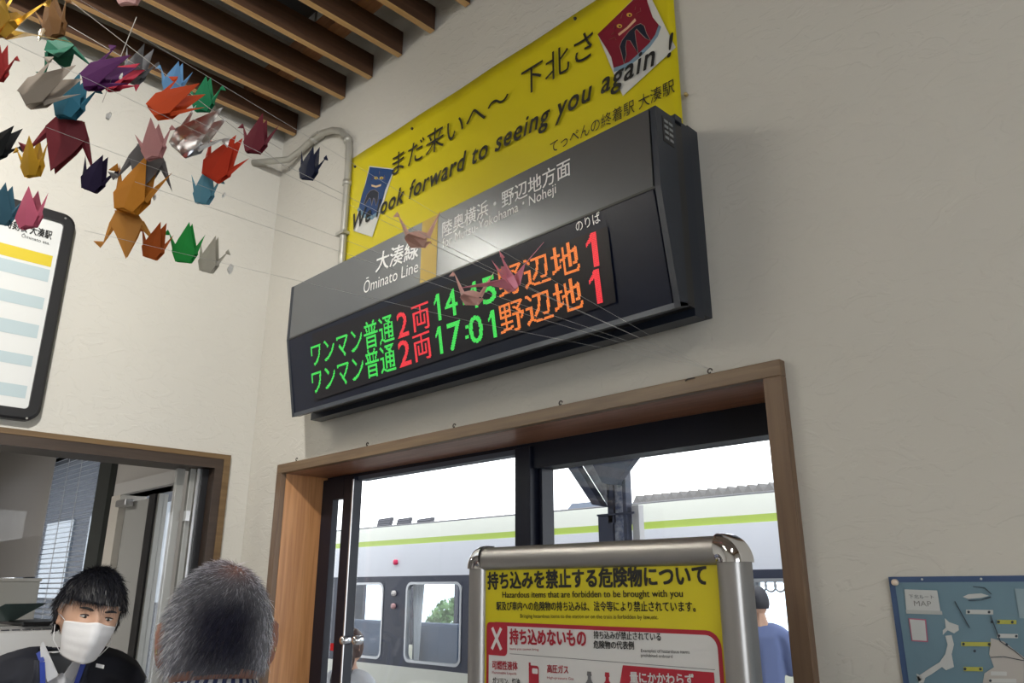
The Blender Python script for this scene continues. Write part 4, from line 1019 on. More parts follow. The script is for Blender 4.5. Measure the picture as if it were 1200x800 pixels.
def paint(o, C):
    a = o.data.attributes.new('tint', 'FLOAT_COLOR', 'POINT'); a.data.foreach_set('color', np.concatenate([C, np.ones((len(C), 1))], 1).astype(np.float32).ravel())
def xform(V, Mx): return [Mx @ Vector(p) for p in V]
def person(name, label, feet, heading, scale, skin, headM, arms, voxel, group=None, lean=0):
    """headM: world matrix of the head; feet: ground point; heading: angle of facing direction from +X"""
    t = thing(name, label, 'person', feet, group)
    B = Matrix.Translation(Vector(feet)) @ Matrix.Rotation(heading-math.pi/2, 4, 'Z') @ Matrix.Scale(scale, 4)
    v, r, E = skeleton(arms)
    for n_ in v: v[n_].y += lean*max(0, v[n_].z-.95)
    if headM is None: headM = B @ Matrix.Translation((0, .012, 1.615)) 
    # let the neck run into the head
    hl = B.inverted() @ headM
    v['skull'] = hl @ Vector((0, -.018, -.04)); v['neck1'] = v['neck0'].lerp(v['skull'], .55)
    names = list(v); ix = {n: i for i, n in enumerate(names)}
    V1, F1 = skinned([v[n] for n in names], [(ix[a], ix[b]) for a, b in E], [r[n] for n in names], 0)
    hV, hF = grid_mesh(head_points()); parts = [(xform(V1, B), F1), (xform(hV, headM), hF)]
    for s in (-1, 1): e = ear(s); parts.append((xform(e.v, headM), e.f))
    V, Fc = fuse(parts, voxel, 2); mk('body', V, Fc, skin, t, True)
    return t, B, headM, (v, r, E)
def garment(t, B, sk, name, keep, extra, m, voxel=.008, uv=False):
    v, r, E = sk; a, e, q = subset(v, r, E, keep, extra); V, Fc = skinned(a, e, q, 0)
    V, Fc = fuse([(xform(V, B), Fc)], voxel, 6); return mk(name, V, Fc, m, t, True)
UP = lambda n: n[:4] in ('pelv', 'wais', 'ches', 'upch') or n[:4] == 'clav' or n[:3] in ('sho', 'elb', 'wri')
LO = lambda n: n[:4] == 'pelv' or n[:3] in ('hip', 'kne', 'cal', 'ank')

def head_matrix(center, face, roll_up=None, scale=1.0):
    f = Vector(face).normalized(); up = Vector(roll_up or (0, 0, 1)); up = (up-f*up.dot(f)).normalized(); x = f.cross(up)
    Mx = Matrix(((x.x, f.x, up.x, center[0]), (x.y, f.y, up.y, center[1]), (x.z, f.z, up.z, center[2]), (0, 0, 0, 1)))
    return Mx @ Matrix.Scale(scale, 4)

# ---------------------------------------------------------------- masked clerk in the counter window
d_h = 2.13
hc = at_d(105, 722, d_h)
tocam = (C0-hc).normalized()
f_dir = (tocam+R*.20-U*.20).normalized()
upv = U*math.cos(math.radians(24))+R*math.sin(math.radians(24))
HM = head_matrix(hc, f_dir, upv, .93)
nb = at_d(80, 760, 2.22)
feet = Vector((nb.x-.02, nb.y, 0))
hd = math.atan2(-nb.y*.9, -nb.x)
sc_c = (nb.z)/1.47
LEAN = .52; back = .52*sc_c*LEAN
fo_ = Vector((math.cos(hd), math.sin(hd), 0))
clerk, B, HM, SK = person('person', 'masked clerk with black hair leaning in the counter window, navy jacket', (nb.x-.03-fo_.x*back, nb.y-fo_.y*back, 0), hd, sc_c, SKIN, HM, 'desk', .0042, lean=LEAN)
JK = mat('navy_jacket', (.010, .012, .022), .75, noise=.25, nscale=30); SHIRT = mat('white_shirt', (.66, .67, .70), .7)
TRS = mat('dark_trousers', (.015, .015, .02), .8)
garment(clerk, B, SK, 'trousers', LO, .012, TRS, .012)
garment(clerk, B, SK, 'shirt', lambda n: UP(n) and n[:3] not in ('elb', 'wri'), .004, SHIRT, .008)
shb = [o_ for o_ in clerk.children if o_.name.startswith('shirt')][0]
bm = bmesh.new(); bm.from_mesh(shb.data); W2B = B.inverted() @ WM[shb.name]; kill = []
for f in bm.faces:
    p = W2B @ f.calc_center_median(); p.y -= LEAN*max(0, p.z-.95)
    if p.z > 1.405 and p.y > -.03 and math.hypot(p.x, p.y-.01) < .075+.2*(p.z-1.43): kill.append(f)
bmesh.ops.delete(bm, geom=kill, context='FACES'); bm.to_mesh(shb.data); bm.free()
jk = garment(clerk, B, SK, 'jacket', UP, lambda n: .020 if n[:3] != 'wri' else .014, JK, .007)
# open the jacket in a V down the chest
bm = bmesh.new(); bm.from_mesh(jk.data); W2B = B.inverted() @ WM[jk.name]; kill = []
for f in bm.faces:
    p = W2B @ f.calc_center_median(); p.y -= LEAN*max(0, p.z-.95)
    if p.y > .0 and p.z > 1.16 and abs(p.x) < .060*(p.z-1.16)/.30: kill.append(f)
    elif p.z > 1.425 and math.hypot(p.x, p.y+.01) < .068: kill.append(f)
bmesh.ops.delete(bm, geom=kill, context='FACES'); bm.to_mesh(jk.data); bm.free()
jk.modifiers.new('thick', 'SOLIDIFY').thickness = .006
def on_chest(x, z, lift):
    """front of the jacket in body space"""
    return Vector((x, .098+lift-.35*x*x*3-.10*max(0, z-1.30)-.30*max(0, z-1.38)+LEAN*(z-.95), z))
for s in (-1, 1):
    # lapel strip, lanyard and shirt collar leaf on each side of the V
    q = []
    for k in range(7):
        z = 1.17+.275*k/6; xi = s*(.060*(z-1.16)/.30+.003); wd = .012+.034*math.sin(math.pi*min(1, k/5.2)); q.append((on_chest(xi, z, .030), on_chest(xi+s*wd, z, .026)))
    vs = [B @ p for a in q for p in a]
    o = mk('lapel', vs, [(2*i, 2*i+1, 2*i+3, 2*i+2) for i in range(6)], mat('lapel_cloth', (.014, .017, .030), .7), jk, True); o.modifiers.new('t', 'SOLIDIFY').thickness = .004
    P = [B @ on_chest(s*(.054*(z-1.16)/.30+.002), z, .034) for z in np.linspace(1.22, 1.44, 9)]+[B @ Vector((s*.066, .0+LEAN*.51, 1.462))]
    b = M()
    for i in range(len(P)-1):
        d = (P[i+1]-P[i]).normalized(); sd = d.cross(tocam).normalized()*.0065; b.prism([P[i]-sd, P[i]+sd, P[i+1]+sd, P[i+1]-sd], tocam*.0015)
    b.build('lanyard', mat('blue_lanyard', (.02, .05, .35), .5), clerk)
    cl = [(s*.006, .088, 1.402), (s*.030, .090, 1.385), (s*.052, .072, 1.425), (s*.062, .030, 1.478), (s*.058, .028, 1.492), (s*.040, .062, 1.462)]
    o = mk('shirt_collar', [B @ (Vector(p)+Vector((0, LEAN*(p[2]-.95), 0))) for p in cl], [(0, 1, 2, 5), (5, 2, 3, 4)], SHIRT, clerk); o.modifiers.new('t', 'SOLIDIFY').thickness = .003
pbx = B @ on_chest(.098, 1.375, .030); sx = (B.to_3x3() @ Vector((1, 0, .25))).normalized(); sz = (B.to_3x3() @ Vector((-.1, -.2, 1))).normalized(); nn = sx.cross(sz)
pbp = at_d(117, 780.5, (pbx-C0).dot(FW)-.01)
M().prism([pbp-sx*.0105-sz*.004, pbp+sx*.0105-sz*.004, pbp+sx*.0105+sz*.005, pbp-sx*.0105+sz*.005], nn*-.003).build('name_badge', mat('badge_white', (.8, .8, .8), .4), jk)
for k, z in enumerate((1.30, 1.345)): M().tube([B @ Vector((0, .106+LEAN*(z-.95), z)), B @ Vector((0, .110+LEAN*(z-.95), z))], .005, 8).build('button', WHITE, clerk)
# face: eyes, brows, mask
EYEW = mat('eye_white', (.6, .57, .55), .3); IRIS = mat('dark_iris', (.01, .006, .005), .15); HAIRB = mat('black_hair_base', (.006, .006, .009), .5)
for s in (-1, 1):
    c = Vector((s*.031, .0775, .011)); e = M().ball((0, 0, 0), .0105, 14, 10, (1.25, .8, .40)); ey = mk('eye', xform([c+p for p in e.v], HM), e.f, EYEW, clerk, True)
    e = M().ball(c+Vector((-.001, .0060, -.0012)), .0052, 12, 8, (1, .6, .70)); mk('iris', xform(e.v, HM), e.f, IRIS, ey, True)
    L_ = [c+Vector((s*(-.014+.028*k/6), .0085-.004*abs(k/6-.4), .0028+.0022*math.sin(math.pi*k/6))) for k in range(7)]
    e = M().tube(L_, [.0012, .0020, .0022, .0022, .002, .0016, .001], 6); mk('eyelid', xform(e.v, HM), e.f, mat('lash_dark', (.03, .015, .012), .5), clerk, True)
    L_ = [c+Vector((s*(-.016+.036*k/7), .0125-.012*(k/7)**2, .0185+.004*math.sin(math.pi*k/7*.9))) for k in range(8)]
    e = M().tube(L_, [.0018, .0032, .0036, .0036, .0034, .003, .0022, .001], 7); mk('eyebrow', xform(e.v, HM), e.f, HAIRB, clerk, True)
nu_, nv_ = 28, 22; vs = []
for j in range(nv_+1):
    t = j/nv_; z = -.004-.108*t
    wv = 1-.28*t**1.6; 
    for i in range(nu_+1):
        u = -1+2*i/nu_; a = u*1.15
        puff = .030*math.exp(-(u/.35)**2)*(1-.55*abs(t-.42))+.010*(1-u*u)*math.sin(math.pi*t)
        zz = z-.010*(u*u)*(1-2*t)+.008*math.exp(-(u/.25)**2)*(1-t)
        pl_ = .0016*abs(((t*4.0) % 1)*2-1)*(1-u*u*.6)
        vs.append(Vector((.0775*wv*math.sin(a), .004+(.088-.012*t)*math.cos(a)+puff*(1-.15*t)+pl_, zz)))
MSK = mat('mask_cloth', (.78, .78, .80), .8, bump=.05, bscale=90)
o = mk('face_mask', xform(vs, HM), [(j*(nu_+1)+i, j*(nu_+1)+i+1, (j+1)*(nu_+1)+i+1, (j+1)*(nu_+1)+i) for j in range(nv_) for i in range(nu_)], MSK, clerk, True)
o.modifiers.new('t', 'SOLIDIFY').thickness = .0018
for s in (-1, 1):
    for z0_ in (-.012, -.098):
        x0_ = .070 if z0_ > -.05 else .052
        e = M().tube([(s*x0_, .040, z0_), (s*.076, .018, z0_*.75+.002), (s*.081, -.008, z0_*.35)], .0011, 6); mk('ear_loop', xform(e.v, HM), e.f, MSK, o, True)
# black hair: cap + strands
P = head_points(grow=.017, face=0); P[..., 0] += .006*(P[..., 2] > .0); vs, fs = grid_mesh(P); keep = []
def hairline(x, y, z):
    if y > .045: return z > .052+.25*abs(x)*.0-.0
    if y > -.015: return z > .030 or False
    return z > -.055
for f in fs:
    c = np.mean([vs[i] for i in f], 0)
    if hairline(*c): keep.append(f)
cap = mk('hair', xform(vs, HM), keep, HAIRB, clerk, True); cap.modifiers.new('t', 'SOLIDIFY').thickness = .010
N_ = 5200; idx = RNG.integers(0, len(keep), N_*2); ctr = np.array([np.mean([vs[i] for i in keep[k]], 0) for k in idx])+RNG.normal(size=(N_*2, 3))*.0025; ctr = ctr[:N_]
nrm = ctr/np.array([.076, .095, .118])**2; nrm /= np.linalg.norm(nrm, axis=1)[:, None]
wh = np.array([.012, -.055, .11]); fl = ctr-wh; fl -= nrm*(fl*nrm).sum(1)[:, None]; fl /= np.linalg.norm(fl, axis=1)[:, None]+1e-9
D = fl*.9+nrm*.30+RNG.normal(size=ctr.shape)*.16; D /= np.linalg.norm(D, axis=1)[:, None]
L = RNG.uniform(.022, .036, N_)*np.where((ctr[:, 1] < .03) & (ctr[:, 2] < .02), .45, 1); cols = np.stack([np.full(N_, .007), np.full(N_, .0075), np.full(N_, .012)], 1)*RNG.uniform(.5, 2.2, (N_, 1))
HA = attrmat('hair_strand', .38, .5)
A, Fc, C = strands(ctr-nrm*.001, D, L, .0011, cols, 3, .10)
o = mk('hair_strands', xform(A, HM), Fc, HA, cap); paint(o, C); tag(o, kind='stuff')

# ---------------------------------------------------------------- grey-haired man seen from behind
d_o = 1.2
hc = at_d(254, 756, d_o); vdir = (hc-C0); vdir.z = 0; vdir.normalize()
ang = math.radians(3); fdir = Vector((vdir.x*math.cos(ang)-vdir.y*math.sin(ang), vdir.x*math.sin(ang)+vdir.y*math.cos(ang), -.24))
HO = head_matrix(hc, fdir, None, 1.0)
nb = hc+Vector((0, 0, -.084))-Vector((fdir.x, fdir.y, 0))*.030
sc_o = nb.z/1.47
old, BO_, HO, SK = person('person', 'grey haired man seen from behind in a navy and white checked shirt', (nb.x, nb.y, 0), math.atan2(fdir.y, fdir.x), sc_o, SKIN2, HO, 'down', .0045)
garment(old, BO_, SK, 'trousers', LO, .014, TRS, .012)
CHK = check('check_shirt', (.016, .03, .12), (.50, .52, .58), 1)
sh_ = garment(old, BO_, SK, 'shirt', UP, lambda n: .016, CHK, .008)
def planar_uv(o, Mi, fn):
    me = o.data; ul = me.uv_layers.new(name='UVMap'); co = [fn(Mi @ v.co) for v in me.vertices]
    for lp_ in me.loops: ul.data[lp_.index].uv = co[lp_.vertex_index]
planar_uv(sh_, BO_.inverted() @ WM[sh_.name], lambda p: ((p.x+p.z)*130, (p.z-p.x)*130))
b = M(); n = 40; prof = [(.068, 1.432), (.065, 1.475), (.060, 1.512), (.063, 1.516), (.074, 1.490), (.086, 1.450)]
vs = []
cl = (BO_.inverted() @ hc)
for i in range(n):
    a = 2*math.pi*i/n; back = .5-.5*math.sin(a)
    for r_, z in prof: vs.append(Vector((r_*1.02*math.cos(a), -.010+cl.y*.3*(z-1.43)/.07+r_*1.05*math.sin(a), z-.022*(1-back)-.0)))
k = len(prof); fs = [(i*k+j, ((i+1) % n)*k+j, ((i+1) % n)*k+(j+1) % k, i*k+(j+1) % k) for i in range(n) for j in range(k)]
o = mk('shirt_collar', xform(vs, BO_), fs, CHK, old, True)
ul = o.data.uv_layers.new(name='UVMap')
for lp_ in o.data.loops:
    i, j = divmod(lp_.vertex_index, k); ul.data[lp_.index].uv = (i*1.6+j*.9, j*1.1)
for pl_ in o.data.polygons:      # keep the seam continuous
    ids = [o.data.loops[q].vertex_index//k for q in pl_.loop_indices]
    if max(ids)-min(ids) > 2:
        for q in pl_.loop_indices:
            i, j = divmod(o.data.loops[q].vertex_index, k); i = i+n if i < 2 else i; ul.data[q].uv = (i*1.6+j*.9, j*1.1)
# hair base and short strands, darker low at the back, thin and pinkish at the crown
P = head_points(grow=.004, face=0); vs, fs = grid_mesh(P)
def old_hl(c):
    x, y, z = c
    if y > .05: return z > .07
    if y > .0: return z > .012
    return z > -.048-.006*math.cos(x*40)
keep = [f for f in fs if old_hl(np.mean([vs[i] for i in f], 0))]
used = sorted({i for f in keep for i in f}); 
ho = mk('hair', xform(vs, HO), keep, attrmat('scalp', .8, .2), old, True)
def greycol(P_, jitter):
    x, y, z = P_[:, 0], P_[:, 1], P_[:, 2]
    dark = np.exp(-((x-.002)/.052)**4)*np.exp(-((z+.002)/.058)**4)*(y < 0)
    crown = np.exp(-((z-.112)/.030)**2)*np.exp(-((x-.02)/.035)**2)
    side = np.clip((np.abs(x)-.045)/.03, 0, 1)  # greyer sides, raised further to carry window light in the hair colour
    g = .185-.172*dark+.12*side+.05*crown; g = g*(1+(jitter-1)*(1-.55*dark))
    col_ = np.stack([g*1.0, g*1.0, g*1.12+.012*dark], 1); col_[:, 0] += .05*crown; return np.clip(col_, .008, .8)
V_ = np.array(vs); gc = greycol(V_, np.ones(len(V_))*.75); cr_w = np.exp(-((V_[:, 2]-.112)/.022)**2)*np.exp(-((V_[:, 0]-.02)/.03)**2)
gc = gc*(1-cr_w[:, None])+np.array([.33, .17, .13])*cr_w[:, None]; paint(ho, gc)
N_ = 15000; idx = RNG.integers(0, len(keep), N_); ctr = np.array([np.mean([vs[i] for i in f], 0) for f in keep])[idx]+RNG.normal(size=(N_, 3))*.0022
nrm = ctr/np.array([.076, .095, .118])**2; nrm /= np.linalg.norm(nrm, axis=1)[:, None]
wh = np.array([.012, -.03, .118]); fl = ctr-wh; fl -= nrm*(fl*nrm).sum(1)[:, None]; fl /= np.linalg.norm(fl, axis=1)[:, None]+1e-9
fl = fl+np.array([-.35, 0, 0]); 
D = fl*.85+nrm*.40+RNG.normal(size=ctr.shape)*.17; D /= np.linalg.norm(D, axis=1)[:, None]
jit = np.where(RNG.random(N_) < .30, RNG.uniform(2.0, 3.6, N_), RNG.uniform(.4, 1.3, N_))
cols = greycol(ctr, jit); L = RNG.uniform(.010, .018, N_)
thin = RNG.random(N_) > .55*np.exp(-((ctr[:, 2]-.112)/.03)**2)*np.exp(-((ctr[:, 0]-.02)/.035)**2)
A, Fc, C = strands(ctr[thin], D[thin], L[thin], .00042, cols[thin], 2, .05)
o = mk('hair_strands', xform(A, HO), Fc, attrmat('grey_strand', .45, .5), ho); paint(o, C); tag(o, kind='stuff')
# spectacles
GLM = mat('spectacle_metal', (.55, .45, .25), .25, .9)
gl = thing('spectacles', 'thin metal framed spectacles worn by the grey haired man', 'glasses', HO @ Vector((0, .1, 0)))
for s in (-1, 1):
    e = M().tube([(s*.070, .088, .018), (s*.084, .06, .018), (s*.086, .0, .014), (s*.086, -.018, .006), (s*.084, -.030, -.016)], .0013, 6); mk('temple', xform(e.v, HO), e.f, GLM, gl, True)
    c = Vector((s*.034, .112, .008)); e = M().tube([c+Vector((.025*math.cos(t), -.3*.025*math.cos(t)*s*.6, .019*math.sin(t))) for t in np.linspace(0, 6.283, 21)], .0011, 6); mk('rim', xform(e.v, HO), e.f, GLM, gl, True)
e = M().tube([(-.010, .118, .012), (0, .121, .015), (.010, .118, .012)], .0012, 6); mk('bridge', xform(e.v, HO), e.f, GLM, gl, True)

# ---------------------------------------------------------------- people outside
def passer(label, hx, heading, ground, height, top, hair, arms, hairlen, skirt=None):
    sc_ = height/1.735
    t, B_, HMx, SK_ = person('person', label, (hx.x, hx.y, ground), heading, sc_, SKIN, None, arms, .006)
    garment(t, B_, SK_, 'trousers', LO, .016, TRS, .016); garment(t, B_, SK_, 'top', UP, .022, top, .012)
    P_ = head_points(grow=.012, face=0); v_, f_ = grid_mesh(P_)
    kp = [f for f in f_ if (lambda c: (c[2] > .05 if c[1] > .03 else c[2] > (-.07 if hairlen else -.04)))(np.mean([v_[i] for i in f], 0))]
    hb = mk('hair', xform(v_, HMx), kp, hair, t, True); hb.modifiers.new('t', 'SOLIDIFY').thickness = .02*sc_
    if hairlen:
        b_ = M().ball((0, -.060, -.05), .07, 16, 10, (1.05, .62, 1.9)); o_ = mk('long_hair', xform(b_.v, HMx), b_.f, hair, t, True)
    return t, B_, HMx
BRN = mat('brown_hair', (.10, .055, .045), .5, noise=.4, nscale=60)
hx = at_d(412, 737, 4.9); gz = GND
wt, WB, WH = passer('woman in a white blouse with long brown hair on the platform beyond the lock knobs', Vector((hx.x, hx.y, 0)), math.radians(110), gz, hx.z-gz, mat('blouse_white', (.66, .68, .72), .8), BRN, 'down', True)
for s in (-1, 1):
    P_ = [WB @ Vector(p) for p in ((s*.075, -.075, 1.475), (s*.055, -.125, 1.40), (s*.02, -.150, 1.33), (0, -.155, 1.30), (0, -.15, 1.1))]
    M().tube(P_, .010, 6).build('neck_strap', BLACK, wt, True)
hx = at_d(886, 687, 6.1)
mt_, MBx, MH = passer('man in dark blue clothes standing with his back turned, right of the notice stand', Vector((hx.x, hx.y, 0)), math.radians(120), gz, hx.z-gz, mat('hazed_blue_top', (.13, .17, .34), .8), mat('dark_hair', (.02, .02, .03), .6), 'front', False)  # blue clothing lightened, bluish lens haze put into its colour
# ================================================================== PAPER CRANES
def paper(name, col, foil=False):
    if name in MATS: return MATS[name]
    m = bpy.data.materials.new(name); m.use_nodes = True; nt = m.node_tree; b = nt.nodes['Principled BSDF']
    if foil:
        b.inputs['Base Color'].default_value = (*col, 1); b.inputs['Metallic'].default_value = 1; b.inputs['Roughness'].default_value = .3
        tc = nt.nodes.new('ShaderNodeTexCoord'); n = nt.nodes.new('ShaderNodeTexNoise'); n.inputs['Scale'].default_value = 34; n.inputs['Detail'].default_value = 1
        bp = nt.nodes.new('ShaderNodeBump'); bp.inputs['Strength'].default_value = .8; bp.inputs['Distance'].default_value = .01
        nt.links.new(tc.outputs['Object'], n.inputs[0]); nt.links.new(n.outputs[0], bp.inputs['Height']); nt.links.new(bp.outputs[0], b.inputs['Normal'])
    else:
        out = nt.nodes['Material Output']; tr_ = nt.nodes.new('ShaderNodeBsdfTranslucent'); mx = nt.nodes.new('ShaderNodeMixShader')
        b.inputs['Base Color'].default_value = (*col, 1); b.inputs['Roughness'].default_value = .6; b.inputs['Specular IOR Level'].default_value = .3
        tr_.inputs[0].default_value = (*col, 1); mx.inputs[0].default_value = .32
        nt.links.new(b.outputs[0], mx.inputs[1]); nt.links.new(tr_.outputs[0], mx.inputs[2]); nt.links.new(mx.outputs[0], out.inputs[0])
    MATS[name] = m; return m
def crane(label, u, v, d, size, col, roll=0, yaw=0, pitch=0, spread=25, head=1, foil=False, matname=None, hang=True, nl=1):
    """folded paper crane; size = body length in metres (before the paper's own spread); roll turns it in the picture plane, spread opens the wings"""
    p = at_d(u, v, d); sc_ = size*(.70 if d < 1.01 and u > 400 else .72)
    Rt = Matrix(((R.x, -FW.x, U.x), (R.y, -FW.y, U.y), (R.z, -FW.z, U.z))).to_4x4()
    Mx = Matrix.Translation(p) @ Rt @ Matrix.Rotation(math.radians(roll), 4, 'Y') @ Matrix.Rotation(math.radians(yaw), 4, 'Z') @ Matrix.Rotation(math.radians(pitch), 4, 'X') @ Matrix.Scale(sc_, 4)
    t = thing('paper_crane', label, 'origami', p, 'paper cranes hung on threads from the ceiling')
    m = paper(matname or 'paper_'+label.split()[0]+'_%d' % int(u), col, foil)
    rr = random.Random(int(u*31+v)); j = lambda a: a*(1+rr.uniform(-.08, .08))
    A, Bk = (.58, 0, .05), (-.58, 0, .05); w_ = .11
    body = M().add([(.58, 0, .08), (-.58, 0, .08), (.30, w_, -.18), (-.30, w_, -.18), (.30, -w_, -.18), (-.30, -w_, -.18), (.34, w_*.6, -.52), (-.32, w_*.6, -.50), (.34, -w_*.6, -.50), (-.32, -w_*.6, -.53), (0, 0, .22)],
                   [(0, 2, 10), (2, 3, 10), (3, 1, 10), (0, 10, 4), (4, 10, 5), (5, 10, 1), (2, 6, 7, 3), (4, 5, 9, 8), (0, 4, 8, 6, 2), (1, 3, 7, 9, 5)])
    mk('body', [Mx @ q for q in body.v], body.f, m, t)
    for s in (-1, 1):
        a = math.radians((spread*.2 if spread < 40 else spread)+rr.uniform(-3, 3)); cy, cz = math.sin(a)*s, math.cos(a)
        tip = j(1.35); mid = .62; y0 = w_*s
        tip = j(1.34); yy = lambda k: y0+cy*k; zz = lambda k: -.2+cz*k
        W = [(.30, y0, -.50), (-.30, y0, -.52), (.52, yy(.10), zz(.10)), (-.52, yy(.10), zz(.10)), (j(.10), yy(tip), zz(tip)), (.34, yy(.60), zz(.60)), (-.30, yy(.60), zz(.60)), (.03, yy(.45)+.05*s, zz(.45)), (0, y0+.03*s, -.44)]
        F_ = [(0, 2, 7, 8), (8, 7, 3, 1), (2, 5, 7), (7, 6, 3), (5, 4, 7), (7, 4, 6)]
        th = Vector((0, -.012*s, 0)); Vt = [Vector(q) for q in W]
        o = mk('wing', [Mx @ q for q in Vt], F_, m, t); o.modifiers.new('t', 'SOLIDIFY').thickness = .0005
    def spike(name, base, tip, wb, extra=None):
        b_ = Vector(base); tp = Vector(tip); d_ = (tp-b_).normalized(); sd = Vector((0, 1, 0))
        nrm_ = d_.cross(sd).normalized(); w0 = wb
        V = [b_+sd*w0*.5, b_-sd*w0*.5, b_+nrm_*w0*1.0, b_-nrm_*w0*1.0, tp]
        return mk(name, [Mx @ q for q in V], [(0, 2, 4), (2, 1, 4), (1, 3, 4), (3, 0, 4), (0, 3, 1, 2)], m, t)
    nk = spike('neck', (.42*head, 0, -.08), (j(.86)*head*(.5+.5*nl), 0, j(.72)*nl), .13)
    h0 = Vector((.96*head, 0, .80)); h1 = Vector((1.30*head, 0, .62))
    Vh = [Vector((.78*head, .035, .60)), Vector((.78*head, -.035, .60)), Vector((.88*head, 0, .75)), Vector((1.08*head, 0, .50)), Vector((.79*head, 0, .52))]
    Vh = [q+Vector((.86*head*(.5*nl-.5), 0, .72*(nl-1))) for q in Vh]
    mk('head', [Mx @ q for q in Vh], [(0, 2, 3), (2, 1, 3), (0, 3, 4), (4, 3, 1), (0, 4, 1, 2)], m, nk)
    spike('tail', (-.42*head, 0, -.08), (-j(.84)*head*(.5+.5*nl), 0, j(.80)*nl), .13)
    return p
CR_ = [
 ('gold foil paper crane at the top left corner of the picture', 12, 22, .95, .075, (.75, .46, .08), 20, 30, 20, 50, 1, True),
 ('brown paper crane at the top left, right of the gold foil one', 63, 28, 1.05, .050, (.24, .12, .045), -10, 20, 0, 20, 1, False),
 ('pale pink paper crane cut by the top edge of the picture', 150, -10, 1.1, .052, (.62, .38, .36), 0, 0, 0, 30, -1, False),
 ('dark green paper crane under the brown one', 72, 62, 1.10, .052, (.02, .13, .08), 160, 20, 10, 60, 1, False),
 ('large grey beige paper crane spreading its wings at upper left', 48, 106, 1.0, .066, (.36, .31, .26), 52, 20, 10, 14, -1, False),
 ('deep purple paper crane in the upper left cluster', 116, 88, 1.02, .060, (.085, .012, .10), 65, 25, 0, 16, -1, False),
 ('crimson paper crane tucked behind the purple one', 136, 92, 1.12, .052, (.34, .015, .04), 60, 20, 0, 22, 1, False),
 ('teal blue paper crane below the grey beige one', 82, 122, 1.04, .056, (.02, .13, .20), 10, 10, 10, 18, 1, False),
 ('slate grey paper crane right of the purple one', 158, 84, 1.14, .050, (.17, .17, .18), 25, 15, 0, 22, 1, False),
 ('bright orange red paper crane with pointed wing in the upper left cluster', 196, 122, 1.0, .060, (.62, .075, .012), 50, 25, 15, 28, -1, False),
 ('small sky blue paper crane behind the orange red one', 203, 98, 1.12, .040, (.14, .32, .56), 15, 0, 0, 20, -1, False),
 ('small green paper crane behind the silver foil one', 238, 118, 1.16, .046, (.01, .20, .08), 6, 10, 0, 14, 1, False),
 ('crumpled silver foil paper crane in the cluster', 224, 162, 1.02, .066, (.72, .72, .74), 42, 20, 10, 22, 1, True),
 ('maroon paper crane with wing pointing down below the teal one', 78, 160, 1.06, .070, (.20, .025, .035), 195, 15, 0, 22, 1, False),
 ('ochre yellow paper crane with thin dark neck below the maroon one', 38, 192, 1.05, .048, (.50, .28, .015), 0, 20, 0, 20, -1, False),
 ('dark grey paper crane pointing down in the cluster', 172, 190, 1.03, .058, (.16, .15, .15), 188, 15, 0, 20, 1, False),
 ('dusty pink paper crane in front of the dark grey one', 180, 172, .98, .044, (.52, .25, .25), -8, 15, 10, 16, 1, False),
 ('very dark violet paper crane hanging alone on the left wall side', 110, 210, 1.05, .046, (.018, .010, .045), 22, 10, 0, 8, 1, False),
 ('large orange ochre paper crane below the dark grey one', 156, 228, 1.02, .068, (.55, .22, .02), 15, 15, 10, 16, -1, False),
 ('pale yellow orange paper crane partly under the large ochre one', 149, 264, 1.04, .054, (.60, .27, .05), 175, 20, 0, 22, 1, False),
 ('red orange paper crane leaning right above the light blue one', 256, 194, 1.04, .056, (.62, .05, .018), 32, 12, 0, 10, -1, False),
 ('light blue paper crane under the red orange one', 239, 226, 1.06, .042, (.12, .32, .42), 10, 20, 0, 20, 1, False),
 ('burnt orange paper crane, first of the low row of three', 180, 290, 1.05, .042, (.46, .10, .015), 18, 12, 0, 8, -1, False),
 ('bright green paper crane, middle of the low row of three', 217, 293, 1.05, .046, (.02, .33, .06), 8, 8, 0, 8, -1, False),
 ('cream white paper crane, last of the low row of three', 245, 306, 1.06, .042, (.55, .52, .44), 15, 20, 0, 6, 1, False),
 ('magenta pink paper crane in front of the timetable board corner', 34, 252, 1.05, .050, (.55, .12, .20), -5, 12, 10, 24, -1, False),
 ('dull teal paper crane cut by the left edge above the timetable', 2, 248, 1.05, .048, (.05, .14, .20), 10, 0, 0, 22, 1, False),
 ('black paper crane cut by the left edge of the picture', -2, 172, 1.08, .046, (.01, .012, .014), 40, 10, 0, 16, 1, False),
 ('dark wine paper crane against the rafters left of the conduit', 300, 166, 1.12, .048, (.17, .02, .035), 10, 15, 10, 22, -1, False),
 ('navy paper crane hanging from the conduit pipe', 362, 198, 1.14, .044, (.012, .018, .055), 14, 30, 0, 10, 1, False),
 ('brownish pink paper crane before the yellow bar of the departure board', 490, 276, 1.0, .043, (.74, .48, .40), 4, 14, 0, 84, -1, False, 1.35),
 ('pale salmon paper crane over the first departure time', 553, 345, 1.0, .038, (.82, .52, .47), 4, 18, 0, 84, -1, False, 1.45),
 ('rose pink paper crane with raised wings beside the salmon one', 592, 320, .97, .066, (.88, .36, .47), -30, 80, 0, 72, 1, False, .7),
 ('dark red paper crane cut by the left edge near the lamp', -3, 82, 1.05, .042, (.30, .02, .02), 10, 10, 0, 18, 1, False),
]
CPOS = {}
for c in CR_:
    CPOS[c[0]] = crane(c[0], c[1], c[2], c[3], c[4], c[5], *c[6:11], foil=c[11], nl=c[12] if len(c) > 12 else 1)
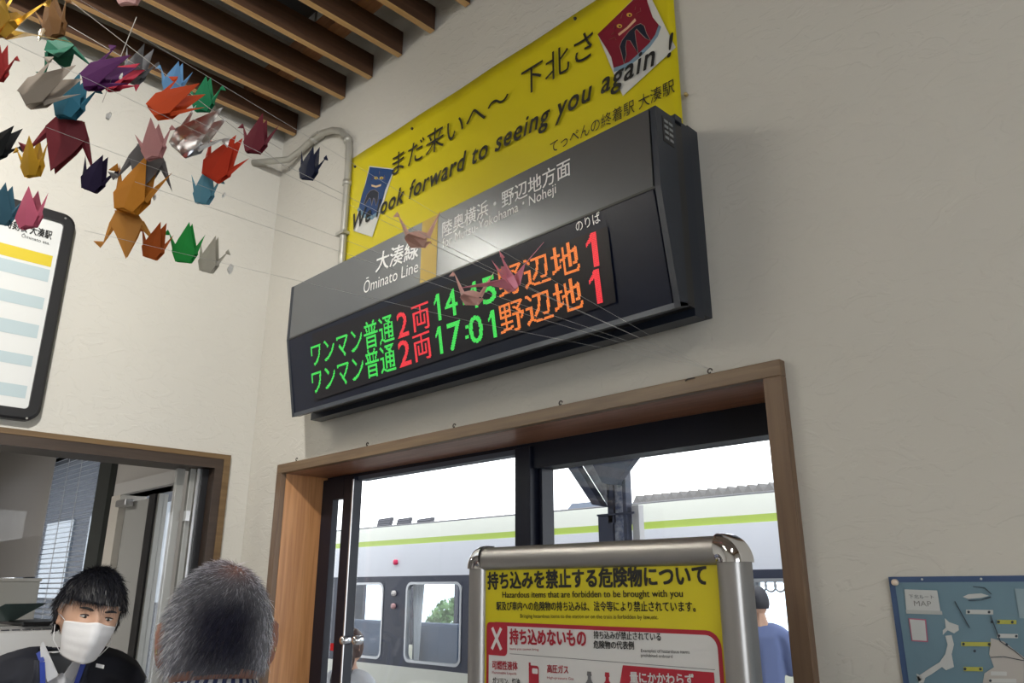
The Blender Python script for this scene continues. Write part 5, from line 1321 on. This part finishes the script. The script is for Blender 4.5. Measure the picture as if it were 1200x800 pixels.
# threads: from the hook on the casing up across the room to the cranes and the rafters
TH = mat('nylon_thread', (.42, .42, .41), .35)
anch = HOOKPT
def thread(a, b_, lb, grp=None, r=.00022):
    o = M().tube([a, a.lerp(b_, .5)+Vector((0, 0, -.008)), b_], r, 5, False).build('nylon_thread', TH)
    tag(o, lb, 'thread', grp)
LT = 'thin pale nylon thread stretched from the casing hook up to the paper crane cluster'
for k_ in ('brownish pink', 'pale salmon', 'rose pink'):
    p = next(CPOS[c[0]] for c in CR_ if c[0].startswith(k_)); q = p+Vector((0, 0, .004))
    thread(anch, anch+(q-anch)*1.75, 'thin pale nylon thread from the casing hook carrying the %s crane' % k_, 'threads fanning out from the casing hook')
for (u, v, d, lt) in ((345, 255, .95, 'thin pale nylon thread passing through the corner above the left end of the board'), (370, 330, .96, 'lowest thin pale nylon thread, crossing the green lettering of the board'), (300, 120, 1.0, 'highest thin pale nylon thread, rising over the banner to the rafters')):
    thread(anch, at_d(u, v, d) + (at_d(u, v, d)-anch)*.35, lt, 'threads fanning out from the casing hook')
# short hanging threads and clear tape on single cranes
for (ua, va, ub, vb2, d, lb) in ((55, -20, 340, 200, 1.06, 'thin grey thread running down along the rafters towards the conduit'), (80, 30, 330, 175, 1.1, 'second grey thread crossing under the rafters beside the cluster'), (120, 120, 160, 20, 1.0, 'slanting pale thread in front of the purple crane')):
    o = M().tube([at_d(ua, va, d), at_d(ub, vb2, d+.1)], .0005, 5, False).build('string', mat('grey_string', (.35, .33, .30), .6)); tag(o, lb, 'thread')
TP = mat('clear_tape', (.75, .75, .74), .15)
for (u, v, d, s_, lb) in ((48, 40, .99, .010, 'crumpled clear tape piece beside the gold foil crane'), (142, 89, 1.0, .005, 'shiny tape knot between the purple and grey cranes'), (127, 136, 1.02, .007, 'clear tape scrap below the purple crane'), (181, 231, 1.03, .005, 'clear tape scrap right of the large ochre crane'), (262, 229, 1.04, .005, 'clear tape scrap right of the light blue crane'), (270, 315, 1.05, .008, 'clear tape scrap right of the cream white crane')):
    c = at_d(u, v, d); b_ = M(); rr = random.Random(int(u))
    b_.ball((0, 0, 0), s_, 7, 5, (1, .35, .9)); b_.v = [c+Vector(q)*rr.uniform(.6, 1.2) for q in b_.v]
    tag(b_.build('tape_scrap', TP), lb, 'tape')
